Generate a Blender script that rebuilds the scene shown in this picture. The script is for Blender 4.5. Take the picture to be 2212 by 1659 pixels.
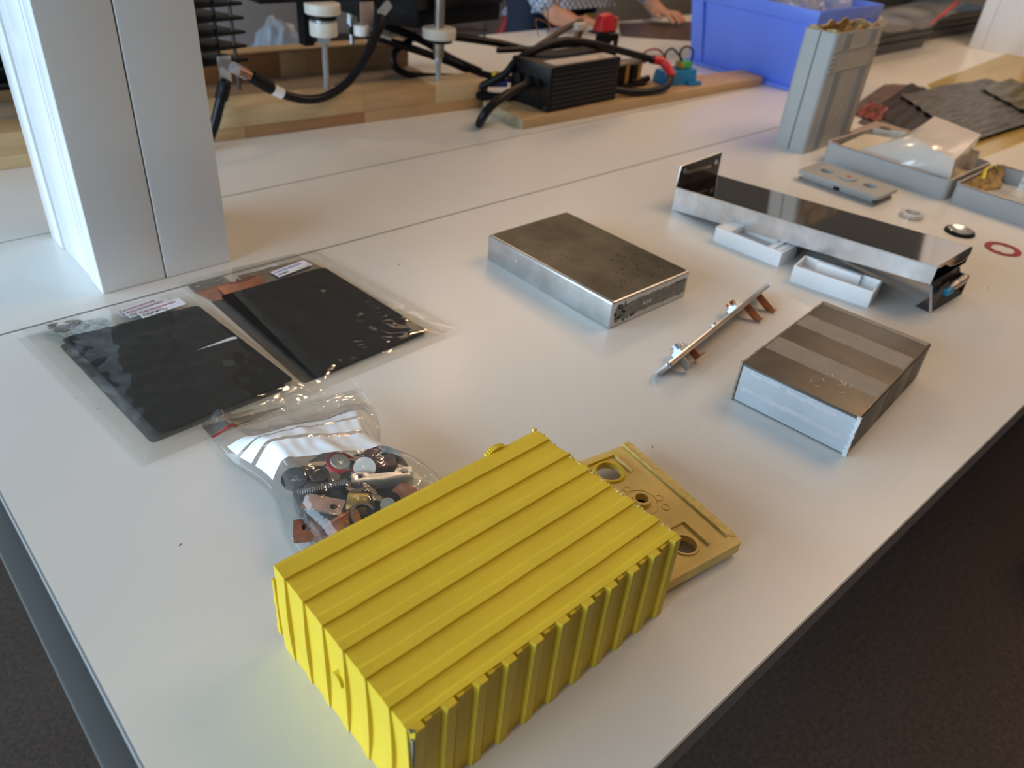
import bpy, bmesh, math, random
from mathutils import Vector, Matrix, noise
random.seed(7)
PI = math.pi
for o in list(bpy.data.objects): bpy.data.objects.remove(o)
C = bpy.context.scene.collection
SC = bpy.context.scene
TZ = 0.74                      # height of the table top above the floor; everything below is laid out with the table top at z = 0

# ------------------------------------------------------------------ camera
cam_d = bpy.data.cameras.new('camera'); cam = bpy.data.objects.new('camera', cam_d); C.objects.link(cam); SC.camera = cam
cam_d.sensor_width = 36.0; cam_d.lens = 1680.0 * 36.0 / 2212.0; cam_d.clip_start = 0.02; cam_d.clip_end = 60
R = Matrix(((0.74111561, -0.33672338, 0.58083131), (-0.66695821, -0.46835288, 0.57949317), (0.07690512, -0.81686165, -0.57168405)))
right, down, fwd = R.col[0], R.col[1], R.col[2]
M = Matrix((( right.x, -down.x, -fwd.x, 0), (right.y, -down.y, -fwd.y, 0), (right.z, -down.z, -fwd.z, 0.5 + TZ), (0, 0, 0, 1)))
cam.matrix_world = M
cam_d.dof.use_dof = True; cam_d.dof.focus_distance = 0.68; cam_d.dof.aperture_fstop = 6.5

# ------------------------------------------------------------------ world, lights, exposure
W = bpy.data.worlds.new('world'); SC.world = W; W.use_nodes = True
W.node_tree.nodes['Background'].inputs[0].default_value = (0.60, 0.80, 1.0, 1)
W.node_tree.nodes['Background'].inputs[1].default_value = 7.4
SC.view_settings.view_transform = 'Standard'; SC.view_settings.look = 'None'
SC.view_settings.exposure = 0.38; SC.view_settings.gamma = 1.0; SC.view_settings.use_curve_mapping = False

def area(name, loc, target, sx, sy, power, col, portal=False):
    d = bpy.data.lights.new(name, 'AREA'); d.shape = 'RECTANGLE'; d.size = sx; d.size_y = sy; d.energy = power; d.color = col
    o = bpy.data.objects.new(name, d); C.objects.link(o); o.location = loc
    o.rotation_euler = (Vector(target) - Vector(loc)).to_track_quat('-Z', 'Y').to_euler()
    if portal: d.cycles.is_portal = True
    return o
RX0, RX1, RY0, RY1, RZ0, RZ1 = -2.6, 6.6, -3.2, 5.6, -TZ, 2.1
area('window_portal', (RX0 - 0.02, 1.9, 0.8), (RX0 + 1, 1.9, 0.8), 4.8, 2.0, 1, (1, 1, 1), True)
# unseen wide warm panels, added for soft warm light (x, y, size x, size y, watts) and small warm ceiling spots (x, y, watts)
PANELS = [(2.6, 0.15, 1.6, 1.2, 27), (3.4, 3.2, 1.8, 1.2, 17), (0.9, -1.7, 1.8, 1.0, 2.5)]  # the last one is weak fill added behind the camera
SPOTS = [(1.45, 2.55, 3), (4.6, 1.75, 5), (2.3, 2.9, 3)]

# ------------------------------------------------------------------ materials
MT = {}
def mat(name, col, rough=0.5, metal=0.0, spec=0.5, noise_amt=0.0, scale=20.0, bump=0.0, col2=None, bscale=None, stretch=None, coat=0.0, trans=0.0, sss=0.0):
    if name in MT: return MT[name]
    m = bpy.data.materials.new(name); m.use_nodes = True; nt = m.node_tree; b = nt.nodes['Principled BSDF']
    b.inputs['Base Color'].default_value = (*col, 1); b.inputs['Roughness'].default_value = rough; b.inputs['Metallic'].default_value = metal
    b.inputs['Specular IOR Level'].default_value = spec; b.inputs['Coat Weight'].default_value = coat; b.inputs['Coat Roughness'].default_value = 0.05
    b.inputs['Transmission Weight'].default_value = trans
    tc = nt.nodes.new('ShaderNodeTexCoord'); mp = nt.nodes.new('ShaderNodeMapping'); nt.links.new(tc.outputs['Object'], mp.inputs[0])
    if stretch: mp.inputs['Scale'].default_value = stretch
    if noise_amt > 0 or col2:
        n = nt.nodes.new('ShaderNodeTexNoise'); n.inputs['Scale'].default_value = scale; n.inputs['Detail'].default_value = 6; n.inputs['Roughness'].default_value = 0.6
        nt.links.new(mp.outputs[0], n.inputs['Vector'])
        cr = nt.nodes.new('ShaderNodeValToRGB'); cr.color_ramp.elements[0].position = 0.35; cr.color_ramp.elements[1].position = 0.68
        c2 = col2 or tuple(c * (1 - noise_amt) for c in col)
        cr.color_ramp.elements[0].color = (*col, 1); cr.color_ramp.elements[1].color = (*c2, 1)
        nt.links.new(n.outputs[0], cr.inputs[0]); nt.links.new(cr.outputs[0], b.inputs['Base Color'])
    if bump > 0:
        n2 = nt.nodes.new('ShaderNodeTexNoise'); n2.inputs['Scale'].default_value = bscale or scale; n2.inputs['Detail'].default_value = 4
        nt.links.new(mp.outputs[0], n2.inputs['Vector'])
        bp = nt.nodes.new('ShaderNodeBump'); bp.inputs['Strength'].default_value = bump; bp.inputs['Distance'].default_value = 0.002
        nt.links.new(n2.outputs[0], bp.inputs['Height']); nt.links.new(bp.outputs[0], b.inputs['Normal'])
    MT[name] = m; return m

def film(name, tint=(0.97, 0.97, 0.96), milk=0.03, milkcol=(0.8, 0.8, 0.78), rough=0.06, bump=0.25, bscale=60, gloss=1.0, ior=1.45):
    if name in MT: return MT[name]
    m = bpy.data.materials.new(name); m.use_nodes = True; nt = m.node_tree; N = nt.nodes; L = nt.links
    for n in list(N): N.remove(n)
    out = N.new('ShaderNodeOutputMaterial'); tr = N.new('ShaderNodeBsdfTransparent'); tr.inputs[0].default_value = (*tint, 1)
    gl = N.new('ShaderNodeBsdfGlossy'); gl.inputs['Roughness'].default_value = rough; df = N.new('ShaderNodeBsdfDiffuse'); df.inputs[0].default_value = (*milkcol, 1)
    fr = N.new('ShaderNodeLayerWeight'); fr.inputs[0].default_value = 0.5      # facing ratio works on both sides of a thin film
    pw = N.new('ShaderNodeMath'); pw.operation = 'POWER'; pw.inputs[1].default_value = 4.5; ma = N.new('ShaderNodeMath'); ma.operation = 'MULTIPLY_ADD'; ma.inputs[1].default_value = 0.92; ma.inputs[2].default_value = 0.022
    L.new(fr.outputs['Facing'], pw.inputs[0]); L.new(pw.outputs[0], ma.inputs[0])
    mul = N.new('ShaderNodeMath'); mul.operation = 'MULTIPLY'; mul.inputs[1].default_value = gloss; mul.use_clamp = True
    tc = N.new('ShaderNodeTexCoord'); nz = N.new('ShaderNodeTexNoise'); nz.inputs['Scale'].default_value = bscale; nz.inputs['Detail'].default_value = 3
    bp = N.new('ShaderNodeBump'); bp.inputs['Strength'].default_value = bump; bp.inputs['Distance'].default_value = 0.003
    L.new(tc.outputs['Object'], nz.inputs['Vector']); L.new(nz.outputs[0], bp.inputs['Height'])
    L.new(bp.outputs[0], gl.inputs['Normal']); L.new(bp.outputs[0], fr.inputs['Normal'])
    m1 = N.new('ShaderNodeMixShader'); m1.inputs[0].default_value = milk; L.new(tr.outputs[0], m1.inputs[1]); L.new(df.outputs[0], m1.inputs[2])
    m2 = N.new('ShaderNodeMixShader'); L.new(ma.outputs[0], mul.inputs[0]); L.new(mul.outputs[0], m2.inputs[0]); L.new(m1.outputs[0], m2.inputs[1]); L.new(gl.outputs[0], m2.inputs[2])
    L.new(m2.outputs[0], out.inputs[0]); MT[name] = m; return m

laminate = mat('laminate', (0.765, 0.75, 0.715), 0.28, spec=0.5, noise_amt=0.03, scale=3)
edge_dark = mat('edge_dark', (0.03, 0.028, 0.027), 0.5)
edge_grey = mat('edge_grey', (0.33, 0.32, 0.31), 0.45)
steel_grey = mat('steel_grey', (0.30, 0.30, 0.31), 0.4, metal=0.3)
rail_alu = mat('rail_alu', (0.10, 0.098, 0.095), 0.5)
column_white = mat('column_white', (0.80, 0.80, 0.80), 0.16, spec=0.5)
seam_dark = mat('seam_dark', (0.12, 0.11, 0.10), 0.6)
carpet = mat('carpet', (0.085, 0.055, 0.038), 0.95, noise_amt=0.5, scale=120, bump=0.6, bscale=400)
wall_paint = mat('wall_paint', (0.30, 0.26, 0.22), 0.9, noise_amt=0.05, scale=2)
ceiling_m = mat('ceiling_panel', (0.30, 0.24, 0.19), 0.9, noise_amt=0.2, scale=3)
white_paint = mat('white_paint', (0.8, 0.8, 0.8), 0.4)
yellow = mat('yellow_plastic', (0.80, 0.56, 0.035), 0.5, spec=0.35, noise_amt=0.10, scale=14, bump=0.12, bscale=300)
yellow_in = mat('yellow_inner', (0.86, 0.63, 0.19), 0.55, noise_amt=0.22, scale=22, bump=0.1, bscale=200)
yellow_cut = mat('yellow_cut', (0.88, 0.70, 0.24), 0.7, noise_amt=0.3, scale=200)
burn = mat('burn_mark', (0.06, 0.05, 0.02), 0.7)
dirt = mat('grey_dirt', (0.25, 0.24, 0.2), 0.9, noise_amt=0.6, scale=300)
alu = mat('aluminium_side', (0.62, 0.62, 0.62), 0.33, metal=0.85, noise_amt=0.25, scale=35, bump=0.08, bscale=120)
alu_top = mat('aluminium_stains_and_reflection', (0.135, 0.127, 0.095), 0.45, metal=0.65, col2=(0.052, 0.048, 0.034), scale=14, bump=0.06, bscale=90)  # stains, with the dim ceiling's reflection put into the dark colour
alu_c2 = mat('aluminium_dull', (0.155, 0.138, 0.115), 0.42, metal=0.75, noise_amt=0.25, scale=30, bump=0.08, bscale=80)
alu_c2b = mat('aluminium_tape_trace', (0.29, 0.27, 0.24), 0.6, metal=0.4, noise_amt=0.15, scale=60)
alu_c2l = mat('aluminium_pale', (0.50, 0.54, 0.58), 0.6, metal=0.35, noise_amt=0.10, scale=25)
alu_c2p = mat('aluminium_bare_patch', (0.60, 0.62, 0.66), 0.45, metal=0.4, noise_amt=0.1, scale=60)
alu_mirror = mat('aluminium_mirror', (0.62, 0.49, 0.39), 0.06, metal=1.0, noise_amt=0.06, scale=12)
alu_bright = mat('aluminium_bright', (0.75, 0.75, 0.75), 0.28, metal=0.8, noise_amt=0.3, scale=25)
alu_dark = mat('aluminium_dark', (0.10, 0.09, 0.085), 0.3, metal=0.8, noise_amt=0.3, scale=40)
black_in = mat('black_film', (0.012, 0.014, 0.018), 0.3)
black = mat('black_plastic', (0.008, 0.008, 0.009), 0.45, spec=0.2)
black_gloss = mat('black_gloss', (0.008, 0.008, 0.009), 0.25, spec=0.3)
rubber = mat('black_rubber', (0.008, 0.008, 0.010), 0.36, spec=0.25)
electrode = mat('black_coating', (0.009, 0.009, 0.010), 0.6, spec=0.12, noise_amt=0.3, scale=60, bump=0.1, bscale=300)
electrode_s = mat('grey_coating', (0.05, 0.052, 0.056), 0.5)
copper = mat('copper_foil', (0.80, 0.36, 0.22), 0.35, metal=0.8, noise_amt=0.45, scale=40)
copper_dull = mat('copper_dull', (0.35, 0.17, 0.12), 0.42, metal=0.7, noise_amt=0.5, scale=70)
copper_bar = mat('copper_bar', (0.55, 0.22, 0.10), 0.25, metal=0.9, noise_amt=0.3, scale=50)
nickel = mat('nickel', (0.42, 0.38, 0.33), 0.35, metal=0.8, noise_amt=0.3, scale=50)
zinc = mat('zinc_steel', (0.60, 0.66, 0.72), 0.28, metal=0.8, noise_amt=0.2, scale=40)
steel_dark = mat('steel_dark', (0.12, 0.115, 0.11), 0.4, metal=0.6, noise_amt=0.4, scale=60)
pinkplate = mat('tinned_plate', (0.42, 0.33, 0.32), 0.35, metal=0.7, noise_amt=0.3, scale=60)
silver_tab = mat('silver_tab', (0.66, 0.69, 0.68), 0.35, metal=0.6, noise_amt=0.55, scale=120, bump=0.6, bscale=120)
paper = mat('paper', (0.82, 0.83, 0.90), 0.7)
ink_pink = mat('ink_pink', (0.45, 0.12, 0.18), 0.7); ink_blue = mat('ink_blue', (0.10, 0.20, 0.65), 0.7); ink_black = mat('ink_black', (0.07, 0.07, 0.10), 0.7)
ink_white = mat('ink_white', (0.85, 0.85, 0.82), 0.6)
white_pl = mat('white_plastic', (0.86, 0.86, 0.87), 0.35, noise_amt=0.03, scale=20)
nylon = mat('cream_nylon', (0.72, 0.69, 0.60), 0.4)
grey_pl = mat('grey_plastic', (0.40, 0.40, 0.39), 0.45, noise_amt=0.06, scale=20, bump=0.05, bscale=200)
grey_cut = mat('grey_cut_edge', (0.62, 0.52, 0.47), 0.8, noise_amt=0.3, scale=200)
foam = mat('cream_foam', (0.70, 0.60, 0.44), 0.6, noise_amt=0.15, scale=25, bump=0.3, bscale=60)
brownpaper = mat('brown_liner', (0.55, 0.36, 0.14), 0.5, noise_amt=0.6, scale=50, bump=0.8, bscale=60)
foil_in = mat('crumpled_foil', (0.66, 0.68, 0.64), 0.3, metal=0.3, noise_amt=0.3, scale=40, bump=1.0, bscale=60)
kapton = mat('yellow_tape', (0.75, 0.58, 0.02), 0.25, noise_amt=0.3, scale=60, bump=0.5, bscale=80)
red = mat('red_plastic', (0.60, 0.02, 0.02), 0.35); darkred = mat('dark_red', (0.30, 0.012, 0.02), 0.45); maroon = mat('maroon_card', (0.05, 0.006, 0.008), 0.6)
blue_bin = mat('blue_plastic', (0.14, 0.25, 0.90), 0.38, noise_amt=0.05, scale=8)
cyan = mat('cyan_plastic', (0.02, 0.22, 0.50), 0.35); green = mat('green_plastic', (0.05, 0.42, 0.10), 0.4)
bluetape = mat('blue_tape', (0.05, 0.30, 0.50), 0.4, noise_amt=0.3, scale=90)
gold = mat('gold_heatsink', (0.50, 0.34, 0.08), 0.35, metal=0.5)
wood = mat('pine', (0.64, 0.47, 0.26), 0.55, col2=(0.54, 0.38, 0.19), scale=6, stretch=(1.2, 14, 14))
wood_d = mat('pine_dark', (0.40, 0.22, 0.10), 0.55, col2=(0.33, 0.17, 0.075), scale=6, stretch=(1.2, 14, 14))
wood_o = mat('pine_orange', (0.56, 0.37, 0.19), 0.55, col2=(0.47, 0.30, 0.15), scale=5, stretch=(1.2, 12, 12))
ply = mat('plywood', (0.30, 0.21, 0.14), 0.5, col2=(0.36, 0.27, 0.19), scale=7, stretch=(1, 8, 8))
endgrain = mat('wood_end_grain', (0.55, 0.43, 0.26), 0.7, noise_amt=0.4, scale=160)
crate_m = mat('dark_grey_plastic', (0.05, 0.05, 0.055), 0.4); crate_in = mat('grey_board', (0.30, 0.31, 0.33), 0.5)
skin = mat('skin', (0.62, 0.30, 0.19), 0.5, noise_amt=0.12, scale=30); hair_m = mat('brown_hair', (0.10, 0.06, 0.035), 0.7, bump=1, bscale=200)
navy = mat('navy_cloth', (0.012, 0.018, 0.035), 0.85); shoe_m = mat('black_leather', (0.015, 0.015, 0.015), 0.4); eye_m = mat('eye_white', (0.8, 0.8, 0.8), 0.2)
lip_m = mat('lips', (0.5, 0.18, 0.15), 0.5)
cab_grey = mat('cabinet_grey', (0.25, 0.24, 0.235), 0.4, noise_amt=0.08, scale=3)
sleeve = film('sleeve_film', milk=0.035, milkcol=(0.72, 0.73, 0.68), rough=0.05, bump=0.25, bscale=28, gloss=1.0)
bagfilm = film('bag_film', milk=0.05, milkcol=(0.8, 0.8, 0.8), rough=0.05, bump=0.5, bscale=40, gloss=1.3)
bagfilm2 = film('loose_bag_film', milk=0.26, milkcol=(0.7, 0.64, 0.60), rough=0.08, bump=0.8, bscale=25, gloss=1.4)
whitefilm = film('pearly_film', tint=(0.9, 0.88, 0.85), milk=0.75, milkcol=(0.78, 0.72, 0.66), rough=0.06, bump=0.3, bscale=15, gloss=1.2)
yellowfilm = film('yellow_film', tint=(0.95, 0.88, 0.66), milk=0.10, milkcol=(0.75, 0.62, 0.30), rough=0.2, gloss=0.6)
glass = film('window_glass', tint=(0.97, 0.98, 0.98), milk=0.0, rough=0.0, bump=0.0, gloss=0.6)

def checked():
    m = bpy.data.materials.new('checked_cloth'); m.use_nodes = True; nt = m.node_tree; b = nt.nodes['Principled BSDF']
    tc = nt.nodes.new('ShaderNodeTexCoord'); ck = nt.nodes.new('ShaderNodeTexChecker'); ck.inputs['Scale'].default_value = 75
    ck.inputs['Color1'].default_value = (0.10, 0.15, 0.27, 1); ck.inputs['Color2'].default_value = (0.52, 0.56, 0.62, 1)
    nt.links.new(tc.outputs['Object'], ck.inputs['Vector']); nt.links.new(ck.outputs[0], b.inputs['Base Color']); b.inputs['Roughness'].default_value = 0.85
    return m
shirt_m = checked()
def emit(name, col, s):
    m = bpy.data.materials.new(name); m.use_nodes = True; b = m.node_tree.nodes['Principled BSDF']
    b.inputs['Emission Color'].default_value = (*col, 1); b.inputs['Emission Strength'].default_value = s; b.inputs['Base Color'].default_value = (*col, 1); return m
lamp_glow = emit('lamp_glow', (1.0, 0.62, 0.30), 26)

# ------------------------------------------------------------------ mesh helpers
class B:
    def __init__(s): s.bm = bmesh.new()
    def box(s, x0, x1, y0, y1, z0, z1, M=None):
        v = [s.bm.verts.new((x, y, z)) for x in (x0, x1) for y in (y0, y1) for z in (z0, z1)]
        if M is not None:
            for q in v: q.co = M @ q.co
        for f in ((0, 1, 3, 2), (4, 6, 7, 5), (0, 4, 5, 1), (2, 3, 7, 6), (0, 2, 6, 4), (1, 5, 7, 3)): s.bm.faces.new([v[i] for i in f])
        return s
    def frust(s, b4, t4):
        "box from four bottom and four top corners"
        v = [s.bm.verts.new(p) for p in list(b4) + list(t4)]
        s.bm.faces.new(v[3::-1]); s.bm.faces.new(v[4:])
        for i in range(4): j = (i + 1) % 4; s.bm.faces.new((v[i], v[j], v[4 + j], v[4 + i]))
        return s
    def tube(s, pts, r, n=10, sub=0, closed=False, flat=1.0):
        pts = [Vector(p) for p in pts]
        if sub: pts = smooth(pts, sub, closed)
        rings = []; N = len(pts); up = Vector((0.13, 0.31, 0.94)).normalized()
        for i, p in enumerate(pts):
            a = pts[(i - 1) % N if closed else max(i - 1, 0)]; b = pts[(i + 1) % N if closed else min(i + 1, N - 1)]
            t = (b - a).normalized(); u = up.cross(t)
            if u.length < 1e-4: u = Vector((1, 0, 0)).cross(t)
            u.normalize(); w = t.cross(u); up = w if not closed else up
            rr = r[i * (len(r) - 1) // max(N - 1, 1)] if isinstance(r, (list, tuple)) else r
            rings.append([s.bm.verts.new(p + (u * math.cos(2 * PI * k / n) + w * flat * math.sin(2 * PI * k / n)) * rr) for k in range(n)])
        for i in range(N if closed else N - 1):
            A, D = rings[i], rings[(i + 1) % N]
            for k in range(n): s.bm.faces.new((A[k], A[(k + 1) % n], D[(k + 1) % n], D[k]))
        if not closed: s.bm.faces.new(rings[0][::-1]); s.bm.faces.new(rings[-1])
        return s
    def cyl(s, p0, p1, r, n=24, r2=None):
        p0, p1 = Vector(p0), Vector(p1); t = (p1 - p0).normalized(); u = t.orthogonal().normalized(); w = t.cross(u); r2 = r if r2 is None else r2
        A = [s.bm.verts.new(p0 + (u * math.cos(2 * PI * k / n) + w * math.sin(2 * PI * k / n)) * r) for k in range(n)]
        D = [s.bm.verts.new(p1 + (u * math.cos(2 * PI * k / n) + w * math.sin(2 * PI * k / n)) * r2) for k in range(n)]
        for k in range(n): s.bm.faces.new((A[k], A[(k + 1) % n], D[(k + 1) % n], D[k]))
        s.bm.faces.new(A[::-1]); s.bm.faces.new(D); return s
    def lathe(s, prof, n=32, c=(0, 0, 0), M=None):
        "closed ring profile [(r,z)] turned round z"
        R_ = []
        for k in range(n):
            a = 2 * PI * k / n; ring = []
            for r, z in prof:
                p = Vector((c[0] + r * math.cos(a), c[1] + r * math.sin(a), c[2] + z)); ring.append(s.bm.verts.new(M @ p if M is not None else p))
            R_.append(ring)
        m = len(prof)
        for k in range(n):
            A, D = R_[k], R_[(k + 1) % n]
            for i in range(m): j = (i + 1) % m; s.bm.faces.new((A[i], D[i], D[j], A[j]))
        return s
    def plate(s, outline, holes, z0, z1, M=None):
        loops = [outline] + list(holes); tops = []; edges = []; lv = []
        for lp in loops:
            vs = [s.bm.verts.new((x, y, z1)) for x, y in lp]; lv.append(vs)
            edges += [s.bm.edges.new((vs[i], vs[(i + 1) % len(vs)])) for i in range(len(vs))]
        r = bmesh.ops.triangle_fill(s.bm, use_beauty=True, use_dissolve=False, edges=edges, normal=(0, 0, 1))
        faces = [g for g in r['geom'] if isinstance(g, bmesh.types.BMFace)]
        mp = {}
        for vs in lv:
            for v in vs: mp[v] = s.bm.verts.new((v.co.x, v.co.y, z0))
        for f in faces:
            try: s.bm.faces.new([mp[v] for v in reversed(f.verts)])
            except Exception: pass
        for vs in lv:
            for i in range(len(vs)):
                a, b = vs[i], vs[(i + 1) % len(vs)]; s.bm.faces.new((a, b, mp[b], mp[a]))
        if M is not None:
            for vs in lv:
                for v in vs: v.co = M @ v.co; mp[v].co = M @ mp[v].co
        return s
    def grid(s, fn, nu, nv, thick=0.0):
        V = [[s.bm.verts.new(fn(i / nu, j / nv)) for j in range(nv + 1)] for i in range(nu + 1)]
        for i in range(nu):
            for j in range(nv): s.bm.faces.new((V[i][j], V[i + 1][j], V[i + 1][j + 1], V[i][j + 1]))
        if thick:
            V2 = [[s.bm.verts.new(V[i][j].co + Vector((0, 0, -thick))) for j in range(nv + 1)] for i in range(nu + 1)]
            for i in range(nu):
                for j in range(nv): s.bm.faces.new((V2[i][j], V2[i][j + 1], V2[i + 1][j + 1], V2[i + 1][j]))
            for i in range(nu):
                s.bm.faces.new((V[i][0], V2[i][0], V2[i + 1][0], V[i + 1][0])); s.bm.faces.new((V[i][nv], V[i + 1][nv], V2[i + 1][nv], V2[i][nv]))
            for j in range(nv):
                s.bm.faces.new((V[0][j], V[0][j + 1], V2[0][j + 1], V2[0][j])); s.bm.faces.new((V[nu][j], V2[nu][j], V2[nu][j + 1], V[nu][j + 1]))
        return s
    def build(s, name, m, parent=None, world=False, bevel=0.0, seg=2, smooth_=False, label=None, cat=None, group=None, kind=None, angle=35):
        bm = s.bm; bmesh.ops.recalc_face_normals(bm, faces=bm.faces[:])
        if bevel: 
            ed = [e for e in bm.edges if len(e.link_faces) == 2 and e.calc_face_angle(0) > 0.6]
            bmesh.ops.bevel(bm, geom=ed, offset=bevel, segments=seg, profile=0.6, affect='EDGES', clamp_overlap=True)
        loc = Vector((0, 0, 0))
        if parent is None:
            xs = [v.co for v in bm.verts]
            loc = Vector(((min(c.x for c in xs) + max(c.x for c in xs)) / 2, (min(c.y for c in xs) + max(c.y for c in xs)) / 2, min(c.z for c in xs)))
            bmesh.ops.translate(bm, verts=bm.verts[:], vec=-loc)
        elif world:
            p = parent; mw = Matrix.Identity(4)
            while p is not None: mw = p.matrix_basis @ mw; p = p.parent
            bmesh.ops.transform(bm, matrix=mw.inverted(), verts=bm.verts[:])
        me = bpy.data.meshes.new(name); bm.to_mesh(me); bm.free()
        if smooth_ or bevel:
            me.shade_smooth(); me.set_sharp_from_angle(angle=math.radians(angle))
        me.materials.append(m); o = bpy.data.objects.new(name, me); C.objects.link(o)
        if parent is not None: o.parent = parent
        else: o.location = loc
        if label: o['label'] = label
        if cat: o['category'] = cat
        if group: o['group'] = group
        if kind: o['kind'] = kind
        return o
def smooth(P, sub, closed=False):
    out = []; n = len(P)
    for i in range(n if closed else n - 1):
        p0 = P[(i - 1) % n] if closed or i > 0 else P[0]; p1 = P[i]; p2 = P[(i + 1) % n]; p3 = P[(i + 2) % n] if closed or i + 2 < n else P[-1]
        for k in range(sub):
            t = k / sub
            out.append(0.5 * ((2 * p1) + (p2 - p0) * t + (2 * p0 - 5 * p1 + 4 * p2 - p3) * t * t + (3 * p1 - p0 - 3 * p2 + p3) * t ** 3))
    if not closed: out.append(P[-1])
    return out
def thing(name, label, cat, loc=(0, 0, 0), rz=0.0, group=None, rot=None):
    o = bpy.data.objects.new(name, None); C.objects.link(o); o.empty_display_size = 0.02
    o.location = loc; o.rotation_euler = rot if rot else (0, 0, math.radians(rz))
    o['label'] = label; o['category'] = cat
    if group: o['group'] = group
    return o
def struct(name, b, m, parent=None, **k): return b.build(name, m, parent, kind=None if parent else 'structure', **k)
def copy_tree(o, parent=None, label=None):
    c = o.copy(); C.objects.link(c)
    if parent is not None: c.parent = parent
    if label: c['label'] = label
    for ch in [q for q in bpy.data.objects if q.parent == o]: copy_tree(ch, c)
    return c
def rrect(x0, x1, y0, y1, r=0.004, n=4):
    out = []
    for cx, cy, a0 in ((x1 - r, y1 - r, 0), (x0 + r, y1 - r, 90), (x0 + r, y0 + r, 180), (x1 - r, y0 + r, 270)):
        for k in range(n + 1): a = math.radians(a0 + 90 * k / n); out.append((cx + r * math.cos(a), cy + r * math.sin(a)))
    return out
def circ(x, y, r, n=24): return [(x + r * math.cos(2 * PI * k / n), y + r * math.sin(2 * PI * k / n)) for k in range(n)]
def jag(x0, x1, n, amp, y): return [(x0 + (x1 - x0) * k / n, y + random.uniform(-amp, amp)) for k in range(n + 1)]
def text(s, size, loc, rot, m, parent, name='lettering', ext=0.00008, bold=0.0):
    cu = bpy.data.curves.new(name, 'FONT'); cu.body = s; cu.size = size; cu.extrude = ext; cu.align_x = 'LEFT'; cu.offset = bold
    t = bpy.data.objects.new('tmp', cu); C.objects.link(t); dg = bpy.context.evaluated_depsgraph_get()
    me = bpy.data.meshes.new_from_object(t.evaluated_get(dg)); bpy.data.objects.remove(t)
    me.materials.clear(); me.materials.append(m)
    o = bpy.data.objects.new(name, me); C.objects.link(o); o.parent = parent; o.location = loc; o.rotation_euler = rot; return o
def bilin(c, u, v):
    "c = TL, TR, BR, BL"
    a = Vector(c[0]) * (1 - u) + Vector(c[1]) * u; b = Vector(c[3]) * (1 - u) + Vector(c[2]) * u
    return a * (1 - v) + b * v
def nz(x, y, s=1.0, seed=0.0): return noise.noise(Vector((x * s + seed, y * s - seed, seed * 1.7)))

# ------------------------------------------------------------------ room
struct('floor', B().box(RX0, RX1, RY0, RY1, RZ0 - 0.05, RZ0), carpet)
struct('ceiling', B().box(RX0, RX1, RY0, RY1, RZ1, RZ1 + 0.05), ceiling_m)
struct('wall_back', B().box(RX0, RX1, RY1, RY1 + 0.1, RZ0, RZ1), wall_paint)
struct('wall_front', B().box(RX0, RX1, RY0 - 0.1, RY0, RZ0, RZ1), wall_paint)
struct('wall_right', B().box(RX1, RX1 + 0.1, RY0, RY1, RZ0, RZ1), wall_paint)
WY0, WY1, WZ0, WZ1 = -0.5, 4.3, -0.2, 1.8
w = B(); w.box(RX0 - 0.15, RX0, RY0, WY0, RZ0, RZ1); w.box(RX0 - 0.15, RX0, WY1, RY1, RZ0, RZ1); w.box(RX0 - 0.15, RX0, WY0, WY1, RZ0, WZ0); w.box(RX0 - 0.15, RX0, WY0, WY1, WZ1, RZ1)
struct('wall_left', w, wall_paint)
wf = B()
for y in (WY0, WY0 + 1.6, WY0 + 3.2, WY1): wf.box(RX0 - 0.1, RX0 - 0.05, y - 0.03, y + 0.03, WZ0, WZ1)
for z in (WZ0, WZ1): wf.box(RX0 - 0.1, RX0 - 0.05, WY0, WY1, z - 0.03, z + 0.03)
wn = struct('window_1', wf, white_paint)
for k in range(3):
    B().box(RX0 - 0.08, RX0 - 0.076, WY0 + 1.6 * k + 0.03, WY0 + 1.6 * (k + 1) - 0.03, WZ0 + 0.03, WZ1 - 0.03).build('pane', glass, wn, world=True)
PN = ('right middle part', 'right back part', 'part behind the camera')
for i, (x, y, sx, sy, p) in enumerate(PANELS):
    t = thing('added_warm_panel', 'added wide warm light panel over the %s of the room' % PN[i], 'lamp', (x, y, RZ1 - 0.05), group='added warm panels')
    b = B(); b.plate([(-sx / 2 - .03, -sy / 2 - .03), (sx / 2 + .03, -sy / 2 - .03), (sx / 2 + .03, sy / 2 + .03), (-sx / 2 - .03, sy / 2 + .03)], [[(-sx / 2, -sy / 2), (sx / 2, -sy / 2), (sx / 2, sy / 2), (-sx / 2, sy / 2)]], 0, .05)
    b.build('panel_frame', white_paint, t)
    area_l = bpy.data.lights.new('panel_light', 'AREA'); area_l.shape = 'RECTANGLE'; area_l.size = sx; area_l.size_y = sy; area_l.energy = p; area_l.color = (1.0, 0.68, 0.42)
    lo = bpy.data.objects.new('panel_light', area_l); C.objects.link(lo); lo.parent = t; lo.location = (0, 0, 0.02)
for i, (x, y, p) in enumerate(SPOTS):
    t = thing('ceiling_spot', 'small round warm ceiling spot at the %s' % ('back left', 'right', 'back right')[i], 'lamp', (x, y, RZ1 - 0.06), group='warm ceiling spots')
    B().lathe([(0.08, 0), (0.08, 0.06), (0.07, 0.06), (0.07, 0)], 32).build('lamp_ring', white_paint, t)
    B().cyl((0, 0, 0.03), (0, 0, 0.05), 0.068, 32).build('diffuser', lamp_glow, t)
    l = bpy.data.lights.new('lamp_light', 'AREA'); l.shape = 'DISK'; l.size = 0.13; l.energy = p; l.color = (1.0, 0.70, 0.44)
    lo = bpy.data.objects.new('lamp_light', l); C.objects.link(lo); lo.parent = t; lo.location = (0, 0, 0.01)

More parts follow.
